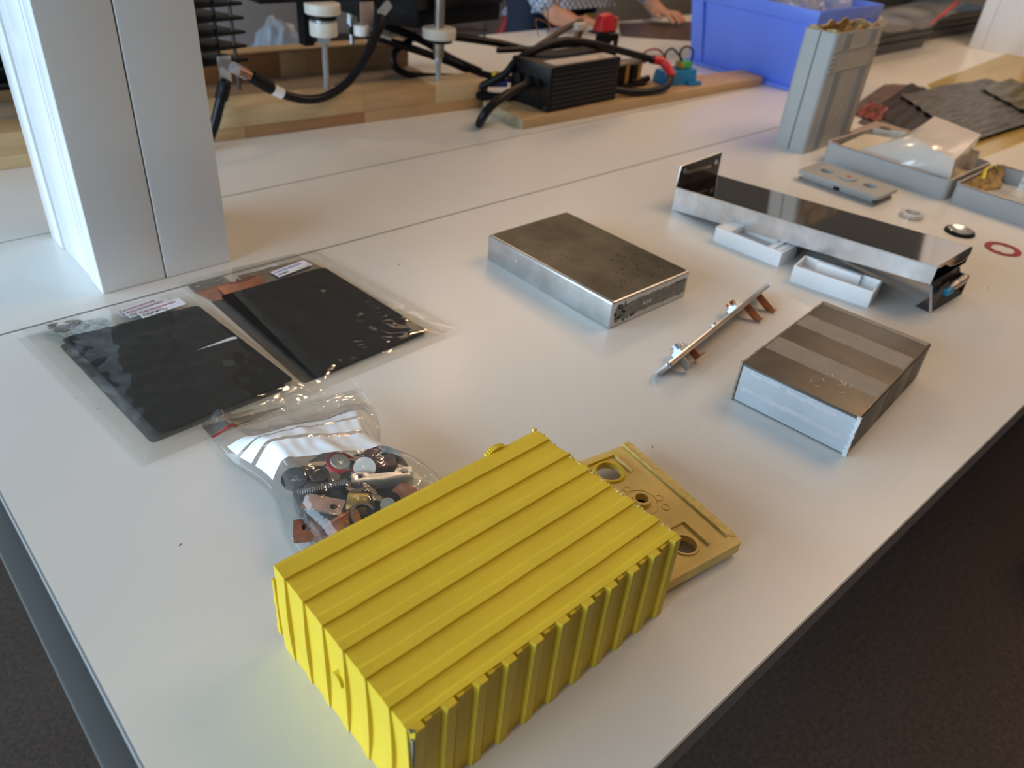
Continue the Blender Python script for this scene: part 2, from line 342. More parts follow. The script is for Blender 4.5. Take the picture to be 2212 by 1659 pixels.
# ------------------------------------------------------------------ tables
def table(name, label, x0, x1, y0, y1, frame=True):
    t = thing(name, label, 'table', ((x0 + x1) / 2, (y0 + y1) / 2, -TZ))
    B().box(x0 + 0.0012, x1 - 0.0012, y0 + 0.0012, y1 - 0.0012, -0.027, 0.0).build('table_top', laminate, t, world=True)
    e = B(); e.box(x0, x0 + 0.0012, y0, y1, -0.028, -0.0006); e.box(x1 - 0.0012, x1, y0, y1, -0.028, -0.0006); e.box(x0, x1, y0, y0 + 0.0012, -0.028, -0.0006); e.box(x0, x1, y1 - 0.0012, y1, -0.028, -0.0006)
    e.build('edge_band', edge_grey, t, world=True)
    g = B(); g.box(x0 - 0.0002, x1, y0 - 0.0002, y0 + 0.0014, -0.0022, -0.0008); g.box(x0 - 0.0002, x0 + 0.0014, y0, y1, -0.0022, -0.0008)
    g.build('edge_line', edge_dark, t, world=True)
    if frame:
        yb = min(y0 + 0.10, (y0 + y1) / 2 - 0.03)
        f = B(); f.box(x0 - 0.018, x0 + 0.02, y0 + 0.04, y1 - 0.005, -0.075, -0.040); f.box(x0 + 0.02, x1 - 0.06, yb, yb + 0.04, -0.085, -0.045)
        f.box(x0 + 0.0, x0 + 0.012, y0 + 0.04, y1 - 0.005, -0.040, -0.028)
        f.build('frame_rail', rail_alu, t, world=True, bevel=0.002)
        B().box(x0 - 0.0182, x0 - 0.012, y0 + 0.04, y1 - 0.005, -0.084, -0.0752).build('rail_gasket', edge_dark, t, world=True)
        for lx in (x0 + 0.03, x1 - 0.12):
            for ly in (yb, max(y1 - 0.12, yb + 0.05)):
                B().box(lx, lx + 0.045, ly, ly + 0.045, -TZ, -0.04).build('leg', steel_grey, t, world=True, bevel=0.002)
    return t
S1, S2, Y_FAR = 0.918, 1.164, 1.956
table('near_table', 'white laminate table nearest the camera, carrying the yellow ribbed case', 0.031, 4.6, 0.117, S1 - 0.0006)
table('centre_table_strip', 'narrow white laminate strip between the two tables, carrying the white columns', 0.031, 4.6, S1 + 0.0006, S2 - 0.0005)
table('far_table', 'white laminate table behind the columns, carrying the wooden frame and blue bin', 0.031, 4.6, S2 + 0.0005, Y_FAR)

# ------------------------------------------------------------------ columns
def column(x0, x1, y0, y1, label, seam=0.47):
    t = thing('service_column', label, 'column', ((x0 + x1) / 2, (y0 + y1) / 2, 0))
    xs = x0 + (x1 - x0) * seam; H = RZ1 - 0.001; g = 0.0007
    B().box(x0, xs - g, y0, y0 + 0.03, 0, H).build('front_panel', column_white, t, world=True, bevel=0.0025, seg=3)
    B().box(xs + g, x1, y0, y0 + 0.03, 0, H).build('front_panel', column_white, t, world=True, bevel=0.0025, seg=3)
    B().box(x0, x0 + 0.03, y0 + 0.0305, y0 + 0.045, 0, H).build('side_trim', column_white, t, world=True, bevel=0.002)
    B().box(x0 + 0.003, x0 + 0.03, y0 + 0.046, y1 - 0.046, 0, H).build('side_panel', column_white, t, world=True, bevel=0.001)
    B().box(x0, x0 + 0.03, y1 - 0.045, y1, 0, H).build('side_trim', column_white, t, world=True, bevel=0.002)
    B().box(x0 + 0.03, x1 - 0.001, y0 + 0.0302, y1, 0, H).build('column_core', column_white, t, world=True, bevel=0.002)
    return t
column(0.222, 0.389, 0.949, 1.146, 'large white square service column standing at the left of the tables')
column(3.372, 3.56, 0.925, 1.135, 'white square service column standing behind the grey crates at the right')

# ------------------------------------------------------------------ yellow ribbed case
X0, X1, Y0, Y1, H = 0.145, 0.390, 0.200, 0.356, 0.086
yc = thing('ribbed_yellow_battery_case', 'large yellow ribbed plastic battery case lying nearest the camera', 'battery case', ((X0 + X1) / 2, (Y0 + Y1) / 2, 0))
c = B(); th = 0.004
c.box(X0, X1, Y0, Y1, 0.0, th); c.box(X0, X1, Y0, Y1, H - th, H); c.box(X0, X1, Y0, Y0 + th, th, H - th); c.box(X0, X1, Y1 - th, Y1, th, H - th); c.box(X0, X0 + th, Y0 + th, Y1 - th, th, H - th)
c.build('case_shell', yellow, yc, world=True)
B().box(X0 + th, X0 + 0.02, Y0 + th, Y1 - th, th, H - th).build('end_liner', yellow_in, yc, world=True)
lines = [0.3385, 0.3145, 0.291, 0.267, 0.2425, 0.218, 0.2008]
pr_, e_ = 0.0022, 0.0022
for k, y in enumerate(lines):
    wd = 0.0175 if k == 0 else (0.0085 if k == 6 else 0.0118)
    a, b_ = y, y + wd
    bow = 0.0012 + 0.0007 * k
    r_ = B(); n = 10
    # top strip, sloped on its far side
    prof = lambda o: [(a, 0.0), (a + 0.0003, o), (b_ - 0.0042, o * 0.85), (b_, 0.0)]
    P = []
    path = []
    for j in range(n + 1):
        z = H * j / n; path.append(('e', z))
    vs = []
    for j in range(n + 1):
        z = H * j / n; dy = -bow * math.sin(PI * j / n) * (1 if k > 1 else 0.4); bul = 0.0016 * math.sin(PI * j / n)
        row = [r_.bm.verts.new((X0 + 0.001 - o_ * (e_ + bul) / e_ if o_ else X0 + 0.001, yy + dy, z + (pr_ if (j == n and o_) else 0))) for yy, o_ in prof(e_)]
        vs.append(row)
    nt_ = 14
    for j in range(1, nt_ + 1):
        x = X0 + (X1 + random.uniform(-0.0008, 0.0012) - X0) * j / nt_ if j == nt_ else X0 + (X1 - X0) * j / nt_
        row = [r_.bm.verts.new((x, yy + 0.0004 * nz(x, yy, 30), H - 0.001 + (o_ + 0.001 if o_ else 0))) for yy, o_ in prof(pr_)]
        vs.append(row)
    for A, D in zip(vs, vs[1:]):
        for i in range(3): r_.bm.faces.new((A[i], A[i + 1], D[i + 1], D[i]))
        r_.bm.faces.new((A[3], A[0], D[0], D[3]))
    r_.bm.faces.new(vs[0]); r_.bm.faces.new(vs[-1][::-1])
    r_.build('rib', yellow, yc, world=True)
for k, x in enumerate([0.382, 0.3575, 0.334, 0.3105, 0.287, 0.263, 0.239, 0.2155, 0.192, 0.168, 0.1445]):
    wd = 0.008; q = 0.0036
    b4 = [(x - 0.0012, Y0 + 0.001, 0), (x + wd, Y0 + 0.001, 0), (x + wd, Y0 - q, 0), (x + 0.0008, Y0 - q, 0)]
    lean = 0.0006 * (k - 5) * 0.4
    t4 = [(p[0] + lean, p[1], H + (0.0021 if p[1] > Y0 else 0.0018)) for p in b4]
    B().frust(b4, t4).build('side_rib', yellow, yc, world=True)
for x in (0.3725, 0.349, 0.3255, 0.302, 0.278, 0.254, 0.23, 0.207, 0.183, 0.159):
    B().box(x - 0.0035, x + 0.0012, Y0 - 0.0011, Y0 + 0.001, 0, H + 0.0012).build('side_step', yellow, yc, world=True)
fl = B()
for k in range(46):                                  # torn burrs round the cut end and the near corner
    y = Y0 + (Y1 - Y0) * k / 45; s = random.uniform(0.0006, 0.0022); fl.box(X1 - 0.001, X1 + s, y, y + 0.0025, H - 0.002, H + random.uniform(-0.0005, 0.0014))
fl.build('cut_edge_burrs', yellow_cut, yc, world=True, kind='stuff')
fl = B()
for k in range(9):
    x = 0.336 + k * 0.0022; hh = 0.004 * math.sin(PI * (k + .7) / 9.5); fl.box(x, x + 0.0024, Y1 - 0.001, Y1 + 0.004, H - 0.008, H - 0.001 + hh)
fl.build('torn_flap', yellow, yc, world=True); fl = B()
for k in range(13):
    z = H - 0.014 - k * 0.0045; fl.box(X0 - 0.002, X0 + 0.002, Y1 - 0.001, Y1 + random.uniform(0.001, 0.0045), z - 0.0045, z)
fl.build('torn_flap', yellow, yc, world=True)
B().cyl((X0 - 0.0045, 0.2725, 0.055), (X0 + 0.001, 0.2725, 0.055), 0.0058, 20).build('round_boss', yellow, yc, world=True, smooth_=True)
B().plate([(0.364, 0.2165), (0.367, 0.2185), (0.3695, 0.2180), (0.3725, 0.2205), (0.369, 0.2202), (0.3665, 0.2210)], [], H + 0.00005, H + 0.0002).build('burn_mark', burn, yc, world=True)
B().plate([(0.1442, 0.1975), (0.1475, 0.1972), (0.1465, 0.1995), (0.1448, 0.2005)], [], H + 0.0022, H + 0.0024).build('glue_trace', dirt, yc, world=True)
B().box(X0 - 0.0003, X0 + 0.0009, Y0 - 0.0040, Y0 - 0.0020, 0.02, H - 0.004).build('glue_trace', dirt, yc, world=True)

# yellow lid (upside down), long axis tilted in plan
lid = thing('yellow_case_lid', 'flat yellow plastic lid with round holes lying behind the ribbed case', 'lid', (0.462, 0.278, 0.004), -8.5)
LW, LL = 0.046, 0.077
out = [(-LW, -LL + 0.006)]
out += [(-LW + 0.006, -LL)] + [(x, y) for x, y in jag(-LW + 0.01, LW - 0.012, 10, 0.0006, -LL)] + [(LW - 0.005, -LL + 0.001), (LW, -LL + 0.007)]
out += [(x, y) for y, x in jag(-LL + 0.012, LL - 0.002, 22, 0.0007, LW)] + [(-LW, LL)]
B().plate(out, [circ(0.0, 0.050, 0.0125, 28), circ(0.0, 0.004, 0.0062, 20), circ(-0.002, -0.055, 0.0105, 28)], 0.006, 0.0115).build('lid_plate', yellow_in, lid)
B().plate([(LW - 0.0062, -LL + 0.012), (LW, -LL + 0.006)] + [(x, y) for y, x in jag(-LL + 0.012, LL, 26, 0.0006, LW + 0.0018)] + [(LW - 0.0062, LL)], [], 0.0116, 0.0122).build('cut_flange', yellow_cut, lid)
B().plate([(LW - 0.008, -LL + 0.010), (LW - 0.0066, -LL + 0.012), (LW - 0.0066, LL), (LW - 0.008, LL)], [], 0.0116, 0.0138).build('lid_lip', yellow_cut, lid)
B().plate([(-LW + 0.004, -LL + 0.0085), (LW - 0.006, -LL + 0.0085), (LW + 0.001, -LL + 0.008), (LW - 0.002, -LL - 0.001), (-LW + 0.004, -LL - 0.002)], [], 0.0, 0.0118).build('lid_wall', yellow_in, lid, bevel=0.001)
B().lathe([(0.0125, 0.006), (0.0125, 0.0135), (0.0148, 0.0135), (0.0158, 0.0116), (0.0158, 0.006)], 32, (0, 0.050, 0)).build('hole_collar', yellow, lid, smooth_=True)
B().lathe([(0.0062, 0.004), (0.0062, 0.017), (0.0088, 0.017), (0.0096, 0.0116), (0.0096, 0.004)], 28, (0, 0.004, 0)).build('vent_collar', yellow_in, lid, smooth_=True)
B().lathe([(0.0158, 0.0112), (0.0158, 0.0122), (0.0166, 0.0122), (0.0166, 0.0112)], 32, (0, 0.004, 0)).build('vent_ring', yellow_in, lid)
B().cyl((0, 0.004, 0.003), (0, 0.004, 0.0095), 0.0060, 20).build('vent_plug', black_gloss, lid, smooth_=True)
B().lathe([(0.0105, 0.006), (0.0105, 0.0130), (0.0122, 0.0130), (0.013, 0.0116), (0.013, 0.006)], 32, (-0.002, -0.055, 0)).build('hole_collar', yellow_in, lid, smooth_=True)
r_ = B(); r_.box(-0.024, 0.0205, 0.066, 0.0675, 0.0114, 0.0142); r_.build('alignment_rib', yellow, lid)
r_ = B(); r_.box(0.019, 0.0205, 0.040, 0.066, 0.0114, 0.0142); r_.build('alignment_rib', yellow_cut, lid)
r_ = B(); r_.box(0.016, 0.0175, -0.066, -0.034, 0.0114, 0.0142); r_.build('alignment_rib', yellow_cut, lid)
r_ = B(); r_.box(-0.01, 0.016, -0.0355, -0.034, 0.0114, 0.0142); r_.build('alignment_rib', yellow_in, lid)
for dx, dy in ((0.004, 0.024), (0.023, 0.0), (0.02, -0.012)): B().lathe([(0.0034, 0.0115), (0.0034, 0.0121), (0.004, 0.0121), (0.004, 0.0115)], 16, (dx - 0.004, dy, 0)).build('ejector_mark', yellow_in, lid)

# ------------------------------------------------------------------ aluminium cell with dark top
ca = thing('aluminium_cell', 'flat silver aluminium battery cell with stained top coloured dark as a ceiling reflection, in the middle of the table', 'battery cell', (0.768, 0.643, 0), 0.0)
hx, hy, hz = 0.0795, 0.1195, 0.0392
B().box(-hx, hx, -hy, hy, 0, hz).build('can', alu, ca, bevel=0.004, seg=4)
B().plate(rrect(-hx + 0.0035, hx - 0.0035, -hy + 0.0035, hy - 0.0035, 0.004), [], hz, hz + 0.0002).build('stained_reflection_top', alu_top, ca)
random.seed(3)
top = jag(-hx + 0.008, hx - 0.006, 34, 0.0016, 0.0300); bot = jag(hx - 0.006, -hx + 0.008, 34, 0.0014, 0.0085)
RXm = Matrix.Rotation(PI / 2, 4, 'X')
B().plate(top[::-1] + bot[::-1], [], 0.0, 0.0003, Matrix.Translation((0, -hy, 0)) @ RXm).build('glue_patch', mat('glue_grey', (0.24, 0.235, 0.205), 0.6, 0.2, noise_amt=0.3, scale=120), ca)
sp = B()
for k in range(26):
    x = -hx + 0.008 + abs(random.gauss(0, 0.017)); z = random.uniform(0.006, 0.033); r0 = random.uniform(0.0008, 0.0030)
    sp.plate([(x + r0 * random.uniform(.4, 1.5) * math.cos(a), z + r0 * random.uniform(.3, 1.1) * math.sin(a)) for a in (0, 1, 2, 3, 4, 5)], [], 0.0003, 0.0005, Matrix.Translation((0, -hy, 0)) @ RXm)
for k in range(12):
    x = hx - 0.03 + 0.022 * k / 12; z = 0.0295 + random.uniform(-.001, .001)
    sp.plate([(x + 0.0012 * math.cos(a), z + 0.0007 * random.uniform(.5, 1.3) * math.sin(a)) for a in (0, 1, 2, 3, 4, 5)], [], 0.0003, 0.0005, Matrix.Translation((0, -hy, 0)) @ RXm)
sp.build('tar_specks', black, ca, kind='stuff')
sp = B()
for k in range(60):
    x = random.uniform(-0.06, 0.07); y = random.uniform(-0.11, 0.09) if k % 3 else random.uniform(-0.1, -0.03); r0 = random.uniform(0.0005, 0.0015)
    sp.plate([(x + r0 * random.uniform(.5, 1.6) * math.cos(a), y + r0 * random.uniform(.5, 1.3) * math.sin(a)) for a in (0, 1, 2, 3, 4, 5)], [], hz + 0.0002, hz + 0.0004)
sp.plate([(0.028, -0.028), (0.031, -0.0265), (0.0315, -0.0345), (0.0305, -0.0345)], [], hz + 0.0002, hz + 0.0004)
sp.build('dark_specks', black, ca, kind='stuff')
sp = B()
for k in range(9): sp.plate(circ(0.072 - k * 0.0016 - 0.16 + 0.0 * k, 0, 0.0005, 6), [], 0, 0.0001) if False else sp.cyl((-hx - 0.0004, hy - 0.042 - k * 0.0035 + random.uniform(-.003, .003), 0.035 - k * 0.002), (-hx + 0.001, hy - 0.042 - k * 0.0035, 0.035 - k * 0.002), random.uniform(0.0005, 0.0013), 8)
sp.build('pale_drips', silver_tab, ca, kind='stuff')
text('A3-6', 0.009, (-0.018, -hy - 0.0006, 0.0165), (PI / 2, 0, 0), ink_white, ca)

# ------------------------------------------------------------------ striped aluminium cell
c2 = thing('striped_aluminium_cell', 'thick dull aluminium battery cell with pale tape stripes at the right', 'battery cell', (0.807, 0.2815, 0), 5.6)
ax, ay, az = 0.1085, 0.0675, 0.0498
B().box(-ax, ax, -ay, ay, 0, az).build('can', alu_c2, c2, bevel=0.0025, seg=3)
random.seed(5)
def band(x0, x1, y0, y1):
    l = [(x0 + random.uniform(-.0007, .0007), y1 + (y0 - y1) * k / 14) for k in range(15)]; r = [(x1 + random.uniform(-.0007, .0007), y0 + (y1 - y0) * k / 14) for k in range(15)]
    return l + r
for x0, x1 in ((-0.059, -0.023), (0.022, 0.056), (0.098, 0.106)):
    B().plate(band(x0, x1, -ay + 0.003, ay - 0.002), [], az, az + 0.0002).build('tape_stripe', alu_c2b, c2)
for x0, x1 in ((-0.095, -0.059), (-0.023, 0.022), (0.056, 0.09)):
    B().plate([(x0, 0.003), (x1, 0.003), (x1, az - 0.003), (x0, az - 0.003)], [], 0, 0.0002, Matrix.Translation((0, -ay, 0)) @ RXm).build('side_stripe', mat('brown_tape_trace', (0.07, 0.057, 0.048), 0.45, 0.5, noise_amt=0.3, scale=80), c2)
LM = Matrix.Translation((-ax, 0, 0)) @ Matrix.Rotation(-PI / 2, 4, 'Z') @ RXm
B().plate([(-ay + 0.003, 0.002), (ay - 0.002, 0.002), (ay - 0.002, az - 0.003), (-ay + 0.003, az - 0.003)], [], 0, 0.0002, LM).build('end_face', alu_c2l, c2)
def blob(n, x0, x1, z0, z1, amp): return jag(x0, x1, n, amp, z1)[::-1] + jag(x0, x1, n, amp, z0)
B().plate(blob(22, -0.060, 0.058, 0.0165, 0.0235, 0.0011), [], 0.0002, 0.0004, LM).build('bare_patch', alu_c2p, c2)
B().plate(blob(14, -0.012, 0.045, 0.0385, 0.0435, 0.0018), [], 0.0002, 0.0004, LM).build('bare_patch', alu_c2p, c2)
B().plate(blob(10, -0.055, -0.02, 0.040, 0.044, 0.0014), [], 0.0002, 0.0004, LM).build('bare_patch', alu_c2p, c2)
jb = B()
for k in range(26): z = az * k / 26; jb.box(-ax - 0.0012, -ax + 0.002, -ay - random.uniform(0.0, 0.0014), -ay + 0.003 + random.uniform(-.001, .002), z, z + az / 26)
jb.build('torn_corner_film', mat('pale_film', (0.62, 0.66, 0.68), 0.5), c2)
jb = B()
for k in range(60):
    x = -ax + 2 * ax * k / 60; jb.box(x, x + 0.003, ay - 0.001, ay + random.uniform(0.0004, 0.0014), az - 0.003, az + random.uniform(-.0006, .0008))
for k in range(24): z = az * k / 24; jb.box(-ax - random.uniform(.0003, .0013), -ax + 0.001, ay - 0.0015, ay + 0.0006, z, z + az / 24)
jb.build('cut_edge', nickel, c2, kind='stuff')
scr = B()
for k in range(12):
    a = random.uniform(0, 3); x = -0.06 + random.uniform(-.03, .02); y = -0.02 + random.uniform(-.02, .02); d = 0.003
    scr.box(-d, d, -0.00025, 0.00025, 0, 0.0002, Matrix.Translation((x, y, az + 0.0002)) @ Matrix.Rotation(a, 4, 'Z'))
scr.build('scratches', alu_bright, c2, kind='stuff')

# ------------------------------------------------------------------ terminal plate standing on its tabs
A_, B_ = Vector((0.655, 0.406, 0.025)), Vector((0.940, 0.452, 0.027))
ux = (B_ - A_).normalized(); view = (A_ + B_) / 2 - Vector((0, 0, 0.5)); view.normalize()
nrm = ux.cross(view).normalized()
if nrm.z < 0: nrm = -nrm
uy = nrm.cross(ux).normalized()      # away from the camera, downwards
nrm = (nrm + uy * -0.02).normalized(); uy = nrm.cross(ux).normalized()
L = (B_ - A_).length
TM = Matrix((( ux.x, uy.x, nrm.x, A_.x), (ux.y, uy.y, nrm.y, A_.y), (ux.z, uy.z, nrm.z, A_.z), (0, 0, 0, 1)))
Wp = (A_.z - 0.002) / abs(uy.z)
tp = thing('terminal_plate', 'narrow aluminium terminal plate leaning on its copper tabs between the two cells', 'terminal plate', (0, 0, 0)); tp.matrix_basis = TM
B().plate(rrect(0, L, 0, min(Wp, 0.05), 0.003), [], -0.0015, 0.0015).build('plate', alu_bright, tp, bevel=0.0004)
B().plate(rrect(0.004, L - 0.004, 0.001, min(Wp, 0.05) - 0.002, 0.003), [], -0.0045, -0.0016).build('gasket_plate', nickel, tp)
for x in (0.055, 0.205):
    s_ = B(); s_.cyl((x, 0.018, 0.0015), (x, 0.018, 0.006), 0.013, 6); s_.build('terminal_nut', zinc, tp)
    B().cyl((x, 0.018, 0.006), (x, 0.018, 0.0085), 0.0105, 24).build('terminal_washer', alu_bright, tp, smooth_=True)
    B().cyl((x, 0.018, 0.0085), (x, 0.018, 0.013), 0.0065, 20).build('terminal_stud', copper_bar if x > 0.1 else zinc, tp, smooth_=True)
B().cyl((0.145, 0.018, 0.0015), (0.145, 0.018, 0.004), 0.007, 20).build('vent_disc', zinc, tp, smooth_=True)
def tab(x, m, ln, foot=0.006):
    s_ = B(); s_.box(x, x + 0.0022, 0.004, 0.014, -ln, -0.0045); s_.box(x, x + foot, 0.004, 0.014, -ln - 0.001, -ln + 0.0005); s_.build('connector_tab', m, tp)
tab(0.035, nickel, 0.019); tab(0.062, copper_bar, 0.016, 0.012); tab(0.216, copper_bar, 0.031); tab(0.255, copper_bar, 0.034)

# ------------------------------------------------------------------ white plastic trays
def white_tray(loc, rz, lx, ly, h, label, kind):
    t = thing('white_plastic_tray', label, 'plastic tray', loc, rz); w_ = 0.0025
    b = B(); b.plate(rrect(-lx, lx, -ly, ly, 0.0015, 2), [rrect(-lx + w_, lx - w_, -ly + w_, ly - w_, 0.001, 2)], 0, h); b.plate(rrect(-lx + w_ - .0002, lx - w_ + .0002, -ly + w_ - .0002, ly - w_ + .0002, 0.001, 2), [], 0, 0.011)
    b.build('tray_body', white_pl, t)
    if kind == 0:
        B().box(-lx + w_, lx - w_, ly - 0.024, ly - w_, 0.003, h * 0.97).build('end_block', white_pl, t, bevel=0.001)
        B().box(-lx + w_, lx - w_, -ly + w_, -ly + 0.03, 0.003, h * 0.86).build('end_block', white_pl, t, bevel=0.001)
        b = B(); b.box(-lx + 0.008, lx - 0.008, -ly + 0.006, -ly + 0.012, h * .86, h * .95); b.box(-lx + 0.008, lx - 0.008, -ly + 0.018, -ly + 0.024, h * .86, h * .95); b.build('locating_bar', white_pl, t)
    else:
        B().box(lx - 0.012, lx - w_, -ly + 0.028, ly - 0.022, 0.003, h * 1.06).build('inner_ledge', white_pl, t, bevel=0.002)
        B().box(-lx + 0.016, -lx + 0.0175, -ly + 0.02, ly - 0.012, 0.003, h * .75).build('divider', white_pl, t)
    return t
white_tray((1.069, 0.5585, 0), 3.5, 0.0265, 0.0585, 0.024, 'white plastic end tray with block ends, beside the middle of the long can', 0)
white_tray((1.055, 0.4115, 0), 11.5, 0.0245, 0.0575, 0.025, 'white plastic end tray with open trough, near the open end of the long can', 1)

# ------------------------------------------------------------------ long flat can
lc = thing('long_flat_aluminium_can', 'long flat mirror-topped aluminium can with an open near end', 'battery can', (1.145, 0.52, 0))
def canpt(x, v, top):    # v: 0 = far left end, 1 = open right end
    y = 0.735 - 0.437 * v; z0 = 0.0 + 0.048 * v; return Vector((x, y, z0 + (0.039 - 0.014 * v if top else 0)))
xa, xb = 1.085, 1.205
n = 16
sh = B()
def sheet(b, pts_a, pts_b, t):    # thin strip between two polylines, thickness vector t
    A = [b.bm.verts.new(p) for p in pts_a]; D = [b.bm.verts.new(p) for p in pts_b]; A2 = [b.bm.verts.new(p + t) for p in pts_a]; D2 = [b.bm.verts.new(p + t) for p in pts_b]
    for i in range(len(A) - 1):
        b.bm.faces.new((A[i], A[i + 1], D[i + 1], D[i])); b.bm.faces.new((A2[i], D2[i], D2[i + 1], A2[i + 1]))
        b.bm.faces.new((A[i], A2[i], A2[i + 1], A[i + 1])); b.bm.faces.new((D[i], D[i + 1], D2[i + 1], D2[i]))
    b.bm.faces.new((A[0], D[0], D2[0], A2[0])); b.bm.faces.new((A[-1], A2[-1], D2[-1], D[-1]))
V_ = [i / n for i in range(n + 1)]
sheet(sh, [canpt(xa + 0.001, v, 1) for v in V_], [canpt(xb, v, 1) for v in V_], Vector((0, 0, -0.0008)))
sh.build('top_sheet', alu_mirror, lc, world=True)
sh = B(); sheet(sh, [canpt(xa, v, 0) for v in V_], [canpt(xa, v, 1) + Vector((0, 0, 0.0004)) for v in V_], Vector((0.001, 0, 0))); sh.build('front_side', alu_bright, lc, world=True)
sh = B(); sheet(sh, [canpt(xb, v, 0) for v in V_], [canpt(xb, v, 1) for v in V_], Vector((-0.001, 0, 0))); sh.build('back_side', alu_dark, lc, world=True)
sh = B(); sheet(sh, [canpt(xa + 0.001, v, 0) + Vector((0, 0, .001)) for v in V_], [canpt(xb - 0.001, v, 0) + Vector((0, 0, .001)) for v in V_], Vector((0, 0, -0.0008))); sh.build('bottom_sheet', black_in, lc, world=True)
B().tube([canpt(xa + 0.0008, v, 1) + Vector((0, 0, 0.0002)) for v in V_], 0.0011, 8).build('folded_edge', alu_bright, lc, world=True, smooth_=True)
B().box(xa + 0.001, xb - 0.001, 0.7335, 0.735, 0.0005, 0.0375).build('closed_end', alu_dark, lc, world=True)
B().frust([(xa, .735, .0375), (xb, .735, .0375), (xb, .7365, .0375), (xa, .7365, .0375)], [(xa + 0.006, .738, .074), (xb + 0.002, .738, .0795), (xb + 0.002, .7395, .0795), (xa + 0.006, .7395, .074)]).build('upright_flap', alu_dark, lc, world=True)
fr_ = B(); fr_.tube([(xa, .7355, .038), (xa + .006, .738, .074), (xb + .002, .738, .0795), (xb, .7355, .038)], 0.0010, 6); fr_.build('flap_rim', alu_bright, lc, world=True)
for x in (xa + 0.019, xb - 0.012): B().cyl((x, 0.7358, 0.064), (x, 0.739, 0.064), 0.0045, 16).build('rivet', zinc, lc, world=True, smooth_=True)
B().box(xa + 0.025, xb - 0.028, 0.7345, 0.7375, 0.0585, 0.0625).build('flap_crease', nickel, lc, world=True)
jb = B()
for k in range(22): x = xa + 0.002 + (xb - xa - 0.004) * k / 22; p = canpt(x, 1.0, 1); jb.box(x, x + 0.006, p.y - 0.0015 - 0.010 * abs(math.sin(k * 0.14 + .2)) * (k > 3), p.y + 0.002, p.z - 0.0008, p.z)
jb.build('ragged_edge', alu_mirror, lc, world=True)

lp = thing('lower_can_half', 'black-lined aluminium can half propping up the open end of the long can', 'battery can', (1.16, 0.31, 0))
b = B(); b.box(1.108, 1.212, 0.291, 0.3115, 0.0, 0.0012); b.build('bottom_sheet', alu_dark, lp, world=True)
B().frust([(1.109, .2895, 0), (1.212, .2865, 0), (1.212, .2885, 0), (1.109, .2915, 0)], [(1.106, .302, .038), (1.21, .305, .040), (1.21, .307, .040), (1.106, .304, .038)]).build('black_end_wall', black_gloss, lp, world=True)
B().tube([(1.1085, .2895, .001), (1.1055, .302, .039)], 0.0021, 8).build('folded_edge', alu_bright, lp, world=True, smooth_=True)
B().tube([(1.106, .302, .0385), (1.21, .305, .0405)], 0.0013, 8).build('folded_edge', steel_dark, lp, world=True, smooth_=True)
b = B(); b.box(1.2105, 1.212, 0.287, 0.46, 0, 0.030); b.build('back_wall', alu_dark, lp, world=True)
b = B(); b.tube([(1.150, 0.2905, .025), (1.165, 0.2893, .0275), (1.185, 0.2885, .028), (1.203, 0.289, .029)], [0.0045, 0.0065, 0.006, 0.0045], 10, 3); b.build('foil_roll', mat('crumpled_foil_roll', (0.55, 0.5, 0.45), 0.3, 0.7, bump=1, bscale=300), lp, world=True, smooth_=True)
B().cyl((1.139, 0.289, .023), (1.150, 0.2885, .025), 0.0052, 14, 0.006).build('blue_tape_plug', bluetape, lp, world=True, smooth_=True)

# ------------------------------------------------------------------ grey bar lid, washers, red ring
gl_ = thing('grey_cell_lid', 'grey plastic cell lid with two round holes and red-dotted button', 'lid', (1.472, 0.617, 0), 0.5)
gw, gL = 0.043, 0.083
B().plate(rrect(-gw, gw, -gL, gL, 0.008), [circ(0, 0.045, 0.013), circ(0, -0.045, 0.013)], 0.013, 0.020).build('lid_plate', grey_pl, gl_, bevel=0.0012)
for y in (0.045, -0.045):
    B().lathe([(0.0125, 0.006), (0.0125, 0.0205), (0.018, 0.0205), (0.0195, 0.0198), (0.0195, 0.006)], 32, (0, y, 0)).build('hole_collar', grey_pl, gl_, smooth_=True)
B().lathe([(0.0, 0.0198), (0.015, 0.0198), (0.015, 0.0235), (0.0125, 0.0238), (0.0, 0.0238)], 28, (0, 0, 0)).build('vent_button', grey_pl, gl_, smooth_=True)
B().cyl((0, 0, 0.0238), (0, 0, 0.0246), 0.0045, 16).build('red_dot', red, gl_)
B().box(-gw + 0.005, gw - 0.006, -gL + 0.006, gL - 0.004, 0.0, 0.0045).build('metal_underplate', alu_c2b, gl_)
b = B(); b.box(-gw + 0.008, gw - 0.01, -gL + 0.012, gL - 0.01, 0.0045, 0.013); b.build('underbody', grey_pl, gl_)
B().box(-gw + 0.004, -gw + 0.009, -0.004, 0.006, 0.0046, 0.0125).build('black_gap_plug', black, gl_)
t = thing('knurled_metal_ring', 'bright notched metal ring nut beside the grey cell lid', 'ring nut', (1.450, 0.4745, 0))
g_ = []
for k in range(48):
    a = 2 * PI * k / 48; r0 = 0.0205 if k % 8 not in (0, 1) else 0.0188; g_.append((r0 * math.cos(a), r0 * math.sin(a)))
B().plate(g_, [circ(0, 0, 0.0125, 32)], 0, 0.008).build('ring', alu_bright, t)
t = thing('black_rimmed_washer', 'dished metal washer with black rubber rim, between ring nut and red ring', 'washer', (1.455, 0.3895, 0))
B().lathe([(0.0165, 0), (0.0245, 0), (0.0255, 0.002), (0.0235, 0.005), (0.0175, 0.005)], 36).build('rubber_rim', rubber, t, smooth_=True)
B().lathe([(0.0085, 0.001), (0.017, 0.003), (0.0205, 0.0058), (0.0195, 0.0068), (0.016, 0.005), (0.0085, 0.003)], 36).build('metal_dish', alu_bright, t, smooth_=True)
